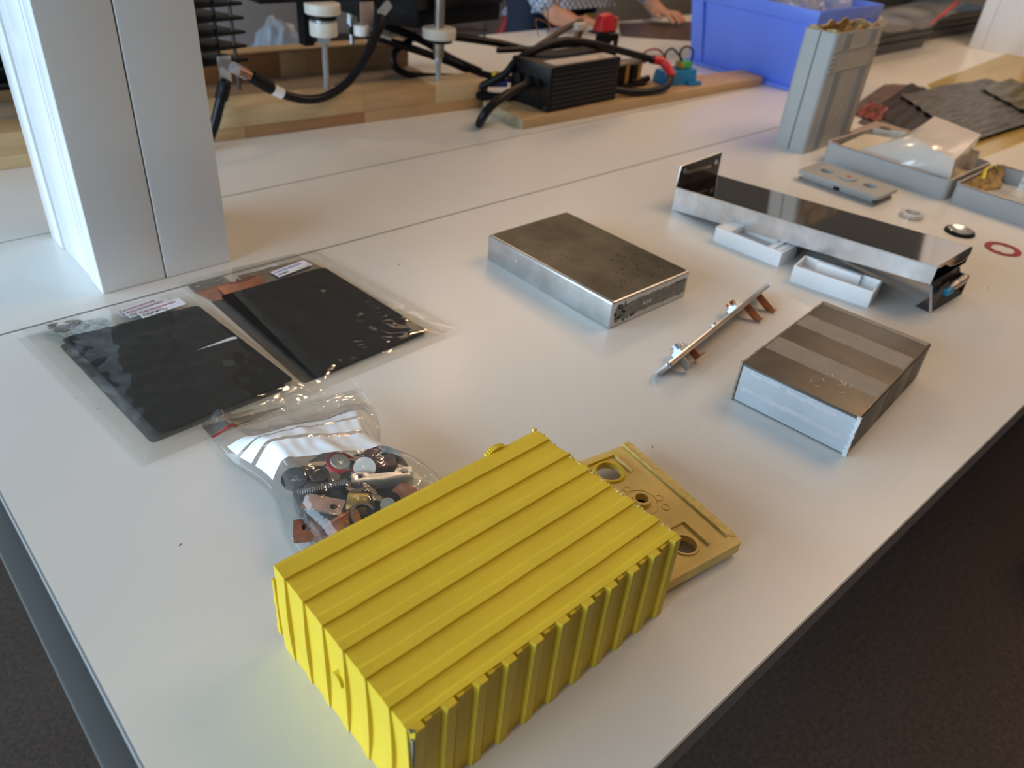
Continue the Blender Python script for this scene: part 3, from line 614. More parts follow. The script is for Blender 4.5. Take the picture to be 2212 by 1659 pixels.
B().plate(circ(0, 0, 0.0285, 40), [[(0.0195 * (1 - 0.13 * (k % 10 in (0, 1))) * math.cos(2 * PI * k / 40), 0.0195 * (1 - 0.13 * (k % 10 in (0, 1))) * math.sin(2 * PI * k / 40)) for k in range(40)]], 0, 0.0014, Matrix.Translation((1.449, 0.314, 0))).build('red_gasket_ring', darkred, None, label='flat dark red gasket ring lying alone at the right', cat='gasket')
b = B()
for p, q, l in (((0.573, 0.817), 20, 0.006), ((0.551, 0.338), 60, 0.004), ((0.127, 0.75), 0, 0.0015), ((0.137, 0.72), 0, 0.0012), ((0.126, 0.496), 30, 0.003), ((0.62, 0.33), 10, 0.001), ((0.5, 0.45), 70, 0.001), ((0.71, 0.40), 70, 0.0012), ((1.27, 0.27), 20, 0.006)):
    b.box(-l / 2, l / 2, -0.0003, 0.0003, 0, 0.0004, Matrix.Translation((*p, 0)) @ Matrix.Rotation(math.radians(q), 4, 'Z'))
b.build('crumbs', dirt, None, label='tiny dark crumbs and shavings scattered on the near table', cat='crumbs', kind='stuff')

# ------------------------------------------------------------------ sleeves with electrode sheets
def sleeve_thing(label, corners, dark, lbl, lines_, ink, z, seed, group, sheet_kind, slit=None):
    ctr = sum((Vector(c) for c in corners), Vector((0, 0))) / 4
    t = thing('plastic_sleeve', label, 'plastic sleeve', (ctr.x, ctr.y, z), group=group)
    fz = lambda p: max(0, 0.0012 + 0.0011 * nz(p.x, p.y, 26, seed) + 0.0008 * nz(p.x, p.y, 70, seed + 3))
    dk = [Vector(d) for d in dark]; dc = sum(dk, Vector((0, 0))) / 4
    def fn(u, v):
        p = bilin(corners, u, v); e = min(u, 1 - u, v, 1 - v); h = 0.0008 + min(1, e * 14) * (fz(p) + 0.0008)
        return (p.x, p.y, z + h)
    B().grid(fn, 44, 56).build('clear_film', sleeve, t, world=True, smooth_=True)
    b = B(); b.plate(rounded_quad(dk, 0.006), [slit] if slit else [], z + 0.0002, z + 0.0007); b.build('coated_sheet', sheet_kind, t, world=True)
    x, y, a = lbl
    LB = Matrix.Translation((x, y, z + 0.0030)) @ Matrix.Rotation(math.radians(a), 4, 'Z')
    pl = B().plate([(-.027, -.0095), (.027, -.0095), (.027, .0095), (-.027, .0095)], [], 0, 0.0002, LB).build('paper_label', paper, t, world=True)
    e0 = pl.matrix_basis
    for i, (s, m) in enumerate(zip(lines_, ink)):
        q = LB @ Vector((-.0245, 0.0022 - 0.0082 * i, 0.0003)) - Vector((ctr.x, ctr.y, z))
        text(s, 0.0066, q, (0, 0, math.radians(a)), m, pl, bold=0.00012)
    return t
def rounded_quad(c, r, n=4):
    out = []
    for i in range(4):
        p, a, b = c[i], c[i - 1], c[(i + 1) % 4]; d1 = (a - p).normalized() * r; d2 = (b - p).normalized() * r
        for k in range(n + 1): s = k / n; out.append(tuple((p + d1) * (1 - s) ** 2 + p * 2 * s * (1 - s) + (p + d2) * s * s))
    return out
off = lambda cs, dx, dy: [(x + dx, y + dy) for x, y in cs]
SL1 = [(.118, .905), (.298, .893), (.326, .622), (.143, .615)]; D1 = [(.153, .862), (.299, .850), (.314, .644), (.167, .638)]
KL = ('Katodemateriale', 'C/LiFePO\u2084')
sleeve_thing('lowest clear sleeve of the left stack, its cathode label half covered', off(SL1, -.006, -.006), off(D1, -.009, -.002), (.2455, .8895, 7), KL, (ink_pink, ink_black), 0.0, 1, 'cathode sleeves', electrode_s)
sleeve_thing('middle clear sleeve of the left stack, cathode label partly covered', off(SL1, .004, -.010), off(D1, -.004, .004), (.2500, .8770, 6), KL, (ink_pink, ink_black), 0.0032, 2, 'cathode sleeves', electrode_s)
s1 = sleeve_thing('topmost clear sleeve of the left stack, with cathode label and slit black sheet', SL1, D1, (.2605, .8630, 5), KL, (ink_pink, ink_black), 0.0064, 3, 'cathode sleeves', electrode,
    slit=[(.257, .7555), (.2985, .7600), (.3035, .7575), (.3035, .7530)])
B().plate([(.2570, .7555), (.2985, .7598), (.3035, .7575), (.3033, .7535)], [], 0.00725, 0.00745).build('white_gap', paper, s1, world=True)
def crumple(b, outline_c, z, seed, n=16):
    b.grid(lambda u, v: (*bilin(outline_c, u, v), z + 0.0005 + 0.0016 * abs(nz(u * 7, v * 7, 1, seed))), n, n)
b = B(); crumple(b, [(.142, .893), (.200, .882), (.206, .855), (.152, .862)], 0.0068, 4); b.build('crumpled_silver_tab', silver_tab, s1, world=True)
b = B()
random.seed(11)
for k in range(7):
    x = .146 + .052 * random.random(); y = .870 + .026 * random.random(); s = random.uniform(.003, .008)
    b.plate([(x + s * random.uniform(.4, 1.3) * math.cos(a), y + s * random.uniform(.3, .9) * math.sin(a)) for a in (0, 1, 2, 3, 4, 5)], [], 0.0078 + k * .0001, 0.0080 + k * .0001)
b.build('torn_foil_flakes', nickel, s1, world=True, kind='stuff')
SL2 = [(.352, .925), (.496, .915), (.528, .632), (.336, .624)]; D2 = [(.333, .862), (.480, .860), (.495, .646), (.336, .638)]
AL = ('Anodemateriale', 'Grafit')
s2 = sleeve_thing('lower clear sleeve of the right stack, with copper tab and anode label', off([(.305, .930), (.470, .925), (.516, .625), (.322, .618)], 0, 0), off(D2, -.013, .002), (.4065, .8935, 9), AL, (ink_blue, ink_black), 0.0, 5, 'anode sleeves', electrode_s)
s3 = sleeve_thing('upper clear sleeve of the right stack, with torn copper edge and anode label', SL2, D2, (.4400, .8760, 8.5), AL, (ink_blue, ink_black), 0.0034, 6, 'anode sleeves', electrode)
B().plate([(.313, .893), (.360, .893), (.368, .858), (.322, .858)], [], .0008, .0013).build('copper_tab', copper, s2, world=True)
B().plate(rounded_quad([Vector((.3135, .9155)), Vector((.360, .915)), Vector((.361, .893)), Vector((.3135, .893))], .003), [circ(.322, .907, .0035, 14), circ(.351, .908, .0035, 14)], .0009, .0016).build('nickel_strip', nickel, s2, world=True)
tj = [(.339, .882)] + [(.339 + .052 * k / 12, .884 + random.uniform(-.004, .006)) for k in range(1, 12)] + [(.395, .884), (.395, .861), (.339, .861)]
B().plate(tj, [], .0040, .0046).build('torn_copper_tab', copper, s3, world=True)
tj = [(.350 + .045 * k / 12, .888 + random.uniform(-.004, .004)) for k in range(13)][::-1] + [(.355, .882), (.372, .880), (.385, .882)]
B().plate(tj, [], .0047, .0051).build('scorched_edge', copper_dull, s3, world=True)
B().plate([(.374, .900), (.470, .897), (.478, .862), (.395, .862), (.392, .888), (.374, .888)], [], .0036, .0039).build('nickel_strip', nickel, s3, world=True)

# ------------------------------------------------------------------ bag of hardware
BG = [(.206, .634), (.360, .600), (.336, .356), (.193, .380)]
def hb(u, v):
    s = max(0, min(1, (v - 0.10) / 0.34)); s = s * s * (3 - 2 * s); e = min(u, 1 - u) * 5.5; e = min(1, e); e = math.sin(e * PI / 2)
    z = 0.004 + 0.045 * s * e * (0.92 + 0.08 * nz(u, v, 5, 2))
    z += (1 - s) * 0.006 * abs(nz(u, v, 4, 7)) + 0.0015 * nz(u, v, 14, 4) * e
    if v < 0.3: z += (0.3 - v) / 0.3 * (0.012 * u * u + 0.010 * math.exp(-((u - 0.12) / 0.06) ** 2))
    return max(z, 0.0006)
def bagp(u, v, dz=0.0):
    p = bilin(BG, u, v); p.x += math.exp(-((v - 0.50) / 0.17) ** 2) * (0.014 * (1 - u) - 0.031 * u); return (p.x, p.y, hb(u, v) + dz)
bag = thing('zip_bag', 'clear zip bag with white writing stripes full of metal hardware, beside the ribbed case', 'plastic bag', (.272, .49, 0))
B().grid(lambda u, v: bagp(u, v), 64, 84).build('upper_film', bagfilm, bag, world=True, smooth_=True)
B().grid(lambda u, v: (*bagp(u, v)[:2], 0.0004), 12, 24).build('lower_film', bagfilm, bag, world=True)
def stripe(v0, v1, sk=0.10, u0=0.03, u1=0.97):
    B().grid(lambda a, c_: bagp(u0 + (u1 - u0) * a, v0 + (v1 - v0) * c_ - sk * (a - .5) ** 2 * 0.6 + 0.13 * (a - 0.5), 0.0005), 44, 8).build('white_stripe', white_pl, bag, world=True, smooth_=True)
stripe(.285, .365); stripe(.382, .450); stripe(.472, .580)
B().grid(lambda a, c_: bagp(-0.0 + 0.16 * a, .105 + .012 * c_, 0.0004), 8, 2).build('red_zip_line', darkred, bag, world=True)
for v in (.075, .09): B().tube([bagp(u / 20, v, 0.0004) for u in range(21)], 0.0007, 6).build('zip_ridge', bagfilm, bag, world=True, smooth_=True)
B().tube([bagp(.99, v / 20, 0.0) for v in range(21)], 0.0005, 6).build('side_seam', bagfilm, bag, world=True, smooth_=True)
B().tube([bagp(.01, v / 20, 0.0) for v in range(21)], 0.0005, 6).build('side_seam', bagfilm, bag, world=True, smooth_=True)
def hw(name, label, cat, b, m, **k): return b.build(name, m, None, label=label, cat=cat, **k)
hw('threaded_bolt', 'dark threaded bolt lying across the middle of the hardware bag', 'bolt', (lambda b: (b.tube([Vector((.217, .463, .031)).lerp(Vector((.258, .4475, .033)), k / 44) for k in range(45)], [.0034 if k % 2 else .0040 for k in range(45)], 12), b)[1])(B()), steel_dark)
def at_(x, y, z, a, tilt=0, tx=0): return Matrix.Translation((x, y, z)) @ Matrix.Rotation(math.radians(a), 4, 'Z') @ Matrix.Rotation(math.radians(tilt), 4, 'Y') @ Matrix.Rotation(math.radians(tx), 4, 'X')
hw('tinned_plate', 'pinkish metal plate with a hole below the threaded bolt in the bag', 'metal plate', B().plate(rrect(-.0165, .0165, -.0085, .0085, .001), [circ(.009, -.001, .0032, 18)], 0, .0018, at_(.2265, .434, .034, -48, 4)), pinkplate)
hw('copper_block', 'reddish copper bar end with a dark hole, at the bag corner nearest the ribbed case', 'copper bar', B().plate(rrect(-.014, .014, -.0105, .0105, .0015), [circ(-.003, .001, .0042, 20)], 0, .006, at_(.208, .4235, .022, -30)), copper_dull)
hw('copper_strip_pack', 'pack of bent copper strips beside the ribbed case in the bag', 'copper strips', B().grid(lambda u, v: (.214 + .032 * u, .402 + .022 * v + .004 * u, .018 + .016 * math.sin(PI * (0.15 + .8 * v))), 12, 16, .002), copper_bar, smooth_=True)
hw('aluminium_bracket', 'pale aluminium bracket bar with two screw holes at the right of the bag', 'bracket', (lambda b: (b.plate([(-.027, -.006), (.027, -.006), (.027, .008), (.013, .008), (.011, .003), (-.011, .003), (-.013, .008), (-.027, .008)], [circ(-.019, .001, .0026, 14), circ(.020, .002, .0028, 14)], 0, .011, at_(.287, .437, .022, -29)), b)[1])(B()), alu_bright, bevel=.0006)
hw('white_disc', 'round white plastic disc behind the bracket in the bag', 'disc', B().cyl((0, 0, 0), (0, 0, .003), .0095, 28) and (lambda b: (b.cyl(Vector((.281, .456, .030)), Vector((.2795, .4535, .0335)), .0098, 28), b)[1])(B()), white_pl)
hw('red_ring', 'red gasket ring among the hardware behind the white disc', 'gasket', B().lathe([(.010, 0), (.0135, 0), (.0135, .0025), (.010, .0025)], 32, M=at_(.268, .474, .029, 0, 12, 10)), red)
hw('cream_washer', 'cream plastic washer inside the red ring in the bag', 'washer', B().lathe([(.003, 0), (.0088, 0), (.0088, .0025), (.003, .0025)], 28, M=at_(.267, .4745, .031, 0, 12, 14)), nylon)
hw('grey_steel_washer', 'thick grey steel washer at the left edge of the hardware', 'washer', B().lathe([(.0036, 0), (.0115, 0), (.0115, .004), (.0036, .004)], 28, M=at_(.2275, .484, .025, 0, -12, 8)), steel_dark)
hw('grey_bushing', 'dull grey moulded bushing behind the threaded bolt', 'bushing', B().cyl((.246, .476, .016), (.246, .474, .030), .011, 20, .009), steel_dark, bevel=.001)
hw('grey_hex_nut', 'small grey hex nut behind the threaded bolt', 'nut', B().cyl((.252, .461, .029), (.253, .459, .034), .0048, 6), steel_dark)
hw('flat_steel_strip', 'dull flat steel strip lying under the white writing stripes', 'metal plate', B().plate(rrect(-.024, .024, -.007, .007, .001), [], 0, .002, at_(.250, .488, .027, 12, 0)), nickel)
hw('gold_foil_roll', 'gold coloured metal roll in the middle of the bag', 'metal roll', B().cyl((.249, .433, .024), (.262, .421, .024), .0095, 24), gold, bevel=.0006)
hw('black_washer', 'black rubber washer round a ribbed metal stub next to the ribbed case', 'washer', B().lathe([(.007, 0), (.0115, 0), (.0115, .004), (.007, .004)], 30, M=at_(.2725, .4065, .028, 0, -20, 25)), rubber)
hw('ribbed_stub', 'ribbed bright metal stub sticking through the black washer', 'bolt', (lambda b: (b.tube([Vector((.2725, .4065, .026)) + Vector((-.006, -.008, .012)) * (k / 16) for k in range(17)], [.0058 if k % 2 else .0064 for k in range(17)], 18), b)[1])(B()), alu_bright)
hw('bronze_bar', 'bronze brown metal bar at the far right of the bag', 'metal bar', B().plate(rrect(-.012, .012, -.008, .008, .002), [], 0, .008, at_(.300, .455, .022, -25)), copper_dull, bevel=.001)
hw('dark_nut', 'dark cylindrical nut behind the bracket', 'nut', B().cyl((.264, .456, .018), (.264, .455, .030), .008, 24), steel_dark, bevel=.001)
hw('small_steel_block', 'small dark steel block under the tinned plate', 'block', B().plate(rrect(-.018, .018, -.014, .014, .002), [], 0, .016, at_(.232, .442, .004, 20)), steel_dark, bevel=.001)
hw('steel_plate_stack', 'stack of dull steel plates at the bottom of the bag pile', 'metal plate', B().plate(rrect(-.046, .046, -.034, .034, .004), [], 0, .015, at_(.258, .437, .003, -14)), steel_dark, bevel=.001)

hw('dark_socket', 'dark round socket between the bracket and the white disc', 'socket', B().lathe([(.004, 0), (.009, 0), (.009, .009), (.004, .009)], 24, M=at_(.284, .470, .020, 0, 8, 6)), steel_dark, bevel=.0008)
hw('black_spacer_block', 'black plastic spacer block under the threaded bolt', 'block', B().plate(rrect(-.014, .014, -.008, .008, .002), [], 0, .012, at_(.243, .449, .018, 10)), black, bevel=.001)
hw('dull_angle_piece', 'dull grey angle piece under the upper end of the threaded bolt', 'angle piece', B().plate([(-.012, -.010), (.014, -.010), (.014, -.004), (-.004, -.004), (-.004, .012), (-.012, .012)], [], 0, .010, at_(.245, .466, .018, 30)), steel_dark, bevel=.0008)
hw('steel_tube_piece', 'short dark steel tube between reddish copper bar and copper strips', 'tube', B().lathe([(.004, 0), (.007, 0), (.007, .014), (.004, .014)], 22, M=at_(.224, .410, .018, 0, 60, 10)), steel_dark)
hw('thin_copper_link', 'thin copper link lying behind the bronze bar', 'copper link', B().plate(rrect(-.016, .016, -.005, .005, .003), [circ(.010, 0, .0025, 12)], 0, .002, at_(.298, .475, .024, 20, 5)), copper_dull)
hw('dark_round_cap', 'dark round rubber cap at the far right corner of the bag', 'cap piece', B().cyl((.310, .462, .012), (.310, .461, .024), .009, 24), rubber, bevel=.001)
hw('grey_flat_ring', 'flat grey ring lying beside the gold coloured roll', 'ring', B().lathe([(.005, 0), (.009, 0), (.009, .002), (.005, .002)], 24, M=at_(.262, .440, .030, 0, 10, 0)), steel_dark)
hw('black_tape_roll', 'black tape loop between copper strips and gold coloured roll', 'tape', B().lathe([(.010, 0), (.0125, 0), (.0125, .012), (.010, .012)], 28, M=at_(.246, .413, .020, 0, 15, 30)), black_gloss)
hw('brown_block', 'brown metal block next to the black washer by the ribbed case', 'block', B().plate(rrect(-.010, .010, -.010, .010, .002), [], 0, .012, at_(.292, .410, .018, 15)), copper_dull, bevel=.001)

# ------------------------------------------------------------------ tall grey cell
tg = thing('tall_grey_cell_case', 'tall upright light-grey ribbed cell case with torn open top', 'battery case', (1.690, 0.815, 0), 2.0)
gx, gy, gH, wl = 0.107, 0.0365, 0.238, 0.003
def rshell(b, rx, ry, z0, z1, t_, r=0.008): b.plate(rrect(-rx, rx, -ry, ry, r), [rrect(-rx + t_, rx - t_, -ry + t_, ry - t_, r - t_ if r > t_ else .001)], z0, z1)
b = B(); rshell(b, gx, gy, 0.004, gH, wl, .009); b.plate(rrect(-gx, gx, -gy, gy, .009), [], 0, .004); b.build('case_wall', grey_pl, tg, smooth_=True)
B().box(-gx - 0.0003, -gx + 0.002, -0.0012, 0.0012, 0.002, gH).build('side_crack', edge_dark, tg)
for sx in (-1, 1):
    for k in range(5):
        x = sx * 0.058 + (k - 2) * 0.0075
        B().box(x - .0012, x + .0012, -gy - .0020, -gy + .001, 0.002, gH * 0.70).build('rib', grey_pl, tg)
        B().box(x - .0012, x + .0012, -gy - .0020, -gy + .001, gH * 0.87, gH).build('rib', grey_pl, tg)
for z in (gH * .70, gH * .865): B().box(-gx + .006, gx - .006, -gy - .0020, -gy + .001, z - .0009, z + .0009).build('cross_rib', grey_pl, tg)
for sx in (-1, 1):
    for z in (.735, .775, .815): B().box(sx * .088 - .010, sx * .088 + .010, -gy - .0020, -gy + .001, gH * z - .0012, gH * z + .0012).build('short_rib', grey_pl, tg)
EM = Matrix.Translation((0, -gy, 0)) @ RXm
ring_ = lambda x, z, r1, r2, a0=0, a1=360: [(x + r2 * math.cos(math.radians(a0 + (a1 - a0) * k / 16)), z + r2 * math.sin(math.radians(a0 + (a1 - a0) * k / 16))) for k in range(17)] + [(x + r1 * math.cos(math.radians(a1 - (a1 - a0) * k / 16)), z + r1 * math.sin(math.radians(a1 - (a1 - a0) * k / 16))) for k in range(17)]
for z in (0.095, 0.215): B().plate(ring_(0, z, .010, .0118, -150, 150), [], 0, .0009, EM).build('embossed_mark', grey_pl, tg)
for z in (0.06, 0.13): B().plate([(-.008, z - .008), (-.0065, z - .008), (0.0, z + .006), (.0065, z - .008), (.008, z - .008), (.001, z + .010), (-.001, z + .010)], [], 0, .0009, EM).build('embossed_mark', grey_pl, tg)
def torn(b, rx, ry, z0, amp, n=70, t_=.0025):
    pts = rrect(-rx, rx, -ry, ry, .006, 6); path = []
    for i in range(len(pts)):
        p, q = Vector(pts[i]), Vector(pts[(i + 1) % len(pts)]); m_ = max(1, int((q - p).length / .006))
        for k in range(m_): path.append(p.lerp(q, k / m_))
    N = len(path); o_ = [b.bm.verts.new((p.x, p.y, z0)) for p in path]; i_ = [b.bm.verts.new((p.x * .95, p.y * .9, z0)) for p in path]
    hs = [amp * (.45 + .9 * nz(p.x, p.y, 28, 4)) + .0015 * random.random() for p in path]
    o2 = [b.bm.verts.new((p.x * (.97 + .05 * nz(p.x, p.y, 40, 2)), p.y * (.9 + .2 * nz(p.x, p.y, 40, 6)), z0 + .02 + h)) for p, h in zip(path, hs)]
    i2 = [b.bm.verts.new((v.co.x * .96, v.co.y * .9, v.co.z - .001)) for v in o2]
    for k in range(N):
        j = (k + 1) % N
        for A, D in ((o_, o2), (o2, i2), (i2, i_), (i_, o_)): b.bm.faces.new((A[k], A[j], D[j], D[k]))
random.seed(21)
b = B(); torn(b, gx - wl - .001, gy - wl - .001, gH - .022, .014); b.build('torn_brown_liner', brownpaper, tg)
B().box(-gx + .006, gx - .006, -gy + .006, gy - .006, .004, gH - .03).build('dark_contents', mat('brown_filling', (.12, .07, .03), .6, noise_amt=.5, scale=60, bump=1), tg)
b = B()
for k in range(80):
    x = -gx + 2 * gx * random.random(); b.box(x, x + .004, -gy, -gy + wl, gH - .001, gH + random.uniform(.0003, .0018))
b.build('rough_cut_rim', grey_cut, tg, kind='stuff')

# ------------------------------------------------------------------ cut grey trays (halved cases)
def halfcase(name, label, x0, x1, y0, y1, h, amp, seed):
    random.seed(seed)
    t = thing(name, label, 'battery case', ((x0 + x1) / 2, (y0 + y1) / 2, 0)); w_ = .004
    b = B(); b.plate(rrect(x0, x1, y0, y1, .010, 5), [], 0, .004); b.plate(rrect(x0, x1, y0, y1, .010, 5), [rrect(x0 + w_, x1 - w_, y0 + w_, y1 - w_, .006, 5)], .004, h)
    b.build('half_case', grey_pl, t, world=True, smooth_=True)
    b = B(); n = 60
    for k in range(n):
        y = y0 + .006 + (y1 - y0 - .012) * k / n; b.box(x0, x0 + w_ + .0006, y, y + (y1 - y0) / n * 1.1, h - .001, h + random.uniform(.0001, .0014))
        b.box(x1 - w_, x1, y, y + (y1 - y0) / n * 1.1, h - .001, h + random.uniform(.0001, .0014))
    for k in range(30):
        x = x0 + .006 + (x1 - x0 - .012) * k / 30
        for yy in (y0, y1 - w_): b.box(x, x + .007, yy, yy + w_, h - .001, h + random.uniform(.0001, .0016))
    b.build('sawn_rim', grey_cut, t, world=True, kind='stuff')
    return t
h1 = halfcase('halved_grey_case', 'long low grey case half holding a wrapped white block and foam', 1.588, 1.790, 0.4745, 0.733, 0.040, 1, 31)
h2 = halfcase('halved_grey_case', 'low grey case half lined with crumpled foil and yellow tape at the right edge', 1.594, 1.806, 0.208, 0.4675, 0.037, 1, 32)
def crmp(x0, x1, y0, y1, z, amp, seed, n=20): return B().grid(lambda u, v: (x0 + (x1 - x0) * u, y0 + (y1 - y0) * v, z + amp * nz(u * 5, v * 5, 1, seed)), n, n, .0012)
crmp(1.60, 1.80, .214, .461, .008, .004, 3).build('foil_lining', foil_in, h2, world=True)
b = B(); b.grid(lambda u, v: (1.7985 + .002 * nz(u * 6, v * 5, 1, 4), .214 + .20 * u, .008 + .031 * v), 20, 5); b.build('foil_side', foil_in, h2, world=True)
b = B(); b.grid(lambda u, v: (1.602 + .195 * u, .4605 - .004 - .016 * v * (1.1 + nz(u * 5, v * 3, 1, 9)), .040 - .032 * v), 24, 6, .002); b.build('torn_brown_liner', brownpaper, h2, world=True)
random.seed(8)
b = B()
for x, y, a, l in ((1.66, .40, 20, .02), (1.64, .36, 70, .03), (1.66, .33, 10, .03), (1.70, .36, 40, .012), (1.63, .31, 90, .04)):
    b.grid(lambda u, v: tuple(at_(x, y, .014, a) @ Vector(((u - .5) * l * 2, (v - .5) * .018, .006 * math.sin(PI * u) + .004 * nz(u * 4, v * 3, 1, x)))), 8, 4, .0008)
b.build('yellow_tape_scraps', kapton, h2, world=True)
B().tube([(1.770, .452, .034), (1.745, .459, .046), (1.705, .458, .047), (1.68, .450, .035)], .0035, 8, 6, flat=.35).build('yellow_tape_loop', kapton, h2, world=True, smooth_=True)
crmp(1.60, 1.785, .482, .725, .016, .003, 6).build('foam_lining', foam, h1, world=True)
b = B(); b.grid(lambda u, v: (1.785 - .012 * v, .50 + .225 * u, .012 + .044 * v * (.85 + .4 * nz(u * 4, v, 1, 5))), 24, 6, .003); b.build('torn_liner', mat('pale_liner', (.68, .66, .56), .5, noise_amt=.3, scale=40, bump=.8), h1, world=True)

# wrapped block leaning in the first half case
wb = thing('wrapped_white_block', 'pearly film-wrapped white block leaning out of the low grey case half', 'wrapped block', (1.66, .55, .02))
# corners: bottom near (on the rim) to the far upper side
P_ = lambda *c: Vector(c)
bn = [P_(1.608, .482, .022), P_(1.752, .512, .022), P_(1.765, .66, .020), P_(1.61, .70, .020)]
tn = [P_(1.590, .484, .078), P_(1.735, .500, .098), P_(1.800, .620, .094), P_(1.652, .600, .078)]
b = B(); b.frust([bn[0], bn[1], bn[2], bn[3]], [tn[0], tn[1], tn[2], tn[3]])
bmesh.ops.subdivide_edges(b.bm, edges=b.bm.edges[:], cuts=10, use_grid_fill=True)
for v in b.bm.verts: v.co.z += .0018 * nz(v.co.x, v.co.y, 30, 3); v.co.x += .001 * nz(v.co.y, v.co.z, 30, 5)
b.build('pearly_wrap', mat('pearly_wrap', (.70, .62, .54), .12, spec=.8, noise_amt=.08, scale=12, bump=.35, bscale=26), wb, world=True, smooth_=True)
B().plate([(-.006, -.004), (-.002, -.001), (.003, .006), (.001, .009), (-.004, .003)], [], 0, .0006, Matrix.Translation((1.632, .4865, .038)) @ Matrix.Rotation(math.radians(8), 4, 'Z') @ RXm).build('dark_mark', black, wb, world=True)
fm = thing('cream_foam_slab', 'cream foam slab filling the low grey case half left of the wrapped block', 'foam', (1.66, .65, .018))
b = B(); b.grid(lambda u, v: (1.60 + .13 * u, .615 + .105 * v, .028 + .022 * u * (1 - .5 * v) + .003 * nz(u * 4, v * 4, 1, 2)), 14, 14, .012); b.build('slab', foam, fm, world=True, smooth_=True)

sb = thing('small_grey_terminal_block', 'small brownish-grey terminal block lying behind the tall grey case', 'terminal block', (1.872, .745, 0), 3)
B().box(-.085, .06, -.040, .036, 0, .011).build('block_base', mat('dusty_grey', (.26, .26, .27), .5), sb, bevel=.001)
B().plate(rrect(-.09, .062, -.043, .040, .006), [circ(-.05, 0, .016), circ(.02, .0, .014)], .0125, .019).build('block_cover', mat('dusty_brown', (.36, .27, .21), .5), sb)

# ------------------------------------------------------------------ electrode foil pile and yellow film
fp = thing('copper_electrode_sheet', 'long dark electrode sheet with reddish copper end, behind the tall grey case', 'electrode sheet', (2.03, .80, 0))
def wavy(c, z, amp, fx, seed, nu=60, nv=16): return B().grid(lambda u, v: (*bilin(c, u, v), z + amp * (.5 + .5 * math.sin(v * fx + 3 * nz(u * 3, v * 2, 1, seed))) + .001 * nz(u * 8, v * 8, 1, seed)), nu, nv, .0006)
wavy([(1.99, .90), (2.42, 1.0), (2.50, .955), (2.03, .855)], .001, .001, 6, 1).build('bare_copper_strip', mat('bronze_foil', (.30, .20, .175), .3, .5, noise_amt=.3, scale=12), fp, world=True, smooth_=True)
wavy([(2.00, .875), (2.16, .915), (2.14, .85), (1.98, .80)], .004, .003, 20, 2, 30).build('copper_foil', mat('red_copper', (.50, .09, .035), .3, .6, noise_amt=.6, scale=30, bump=.5), fp, world=True, smooth_=True)
wavy([(2.06, .865), (2.50, .960), (2.46, .78), (1.96, .665)], .002, .004, 34, 3).build('coated_foil', mat('dark_ripple', (.020, .009, .008), .5, .2, noise_amt=.4, scale=14), fp, world=True, smooth_=True)
wavy([(1.94, .835), (2.05, .865), (1.96, .665), (1.90, .70)], .001, .001, 6, 9).build('coated_foil', mat('purple_grey', (.16, .13, .14), .3, .3), fp, world=True, smooth_=True)
f2 = thing('rippled_silver_sheet', 'rippled silver-black electrode sheet at the right, behind the wrapped block', 'electrode sheet', (2.5, .74, .006))
wavy([(2.30, .90), (2.80, .86), (2.74, .56), (2.02, .60)], .0075, .006, 44, 4).build('rippled_foil', mat('silver_ripple', (.17, .16, .15), .5, .2, col2=(.015, .015, .018), scale=5, stretch=(2, 26, 1)), f2, world=True, smooth_=True)
f3 = thing('olive_edge_sheet', 'olive-yellow edged foil sheet at the far right of the electrode pile', 'electrode sheet', (2.7, .64, .014))
wavy([(2.60, .80), (2.84, .80), (2.78, .56), (2.36, .53)], .0155, .005, 30, 5).build('olive_foil', mat('olive_foil', (.17, .13, .025), .4, .2, col2=(.03, .028, .015), scale=6, stretch=(2, 20, 1)), f3, world=True, smooth_=True)
yf = wavy([(2.55, .93), (3.6, 1.02), (3.1, .50), (1.92, .545)], .0015, .003, 6, 6, 50, 20)
yf.build('yellow_separator_film', yellowfilm, None, label='translucent yellow film lying under the electrode sheets at the right edge', cat='plastic film', smooth_=True)

# ------------------------------------------------------------------ wooden frame
def plank(name, p, q, wd, z0, z1, m, parent, **k):
    p, q = Vector(p), Vector(q); a = math.atan2(q.y - p.y, q.x - p.x); l = (q - p).length
    b = B(); b.box(0, l, 0, wd, z0, z1, Matrix.Translation((p.x, p.y, 0)) @ Matrix.Rotation(a, 4, 'Z')); return b.build(name, m, parent, world=True, bevel=.0015, **k)
wfm = thing('wooden_frame', 'pine frame on a plywood base carrying the black plate stack', 'wooden frame', (.65, 1.6, 0))
fa, fb = Vector((.06, 1.4555)), Vector((1.195, 1.3555)); d_ = (fb - fa).normalized(); nn = Vector((-d_.y, d_.x)); T_ = (fb - fa).length
seglen = [0, .27, .50, .83, 1.0, T_]; random.seed(2)
ms = [wood, wood, wood_o, wood, mat('pine_light', (.68, .53, .32), .55, col2=(.58, .44, .25), scale=6, stretch=(1.2, 14, 14))]
for i in range(5):
    p = fa + d_ * seglen[i]; q = fa + d_ * seglen[i + 1]
    plank('upper_lamella', p, q, .075, .022, .058, ms[(i * 2 + 1) % 5], wfm)
for (a_, b__, m_) in ((0, .58, ms[0]), (.58, .83, wood_d), (.83, T_, ms[2])):
    plank('lower_lamella', fa + d_ * a_, fa + d_ * b__, .075, 0.0, .022, m_, wfm)
plank('plywood_base', fa + nn * .0755, fb + nn * .0755, .27, 0.0, .012, ply, wfm)
for (a_, b__, m_) in ((0, .80, wood_d), (.80, .87, wood_o), (.87, T_, wood_d)):
    plank('back_beam', fa + d_ * a_ + nn * .346, fa + d_ * b__ + nn * .346, .045, 0.0, .064, m_, wfm)
plank('back_beam_top', fa + nn * .344, fb + nn * .344, .049, .0645, .070, wood_o, wfm)

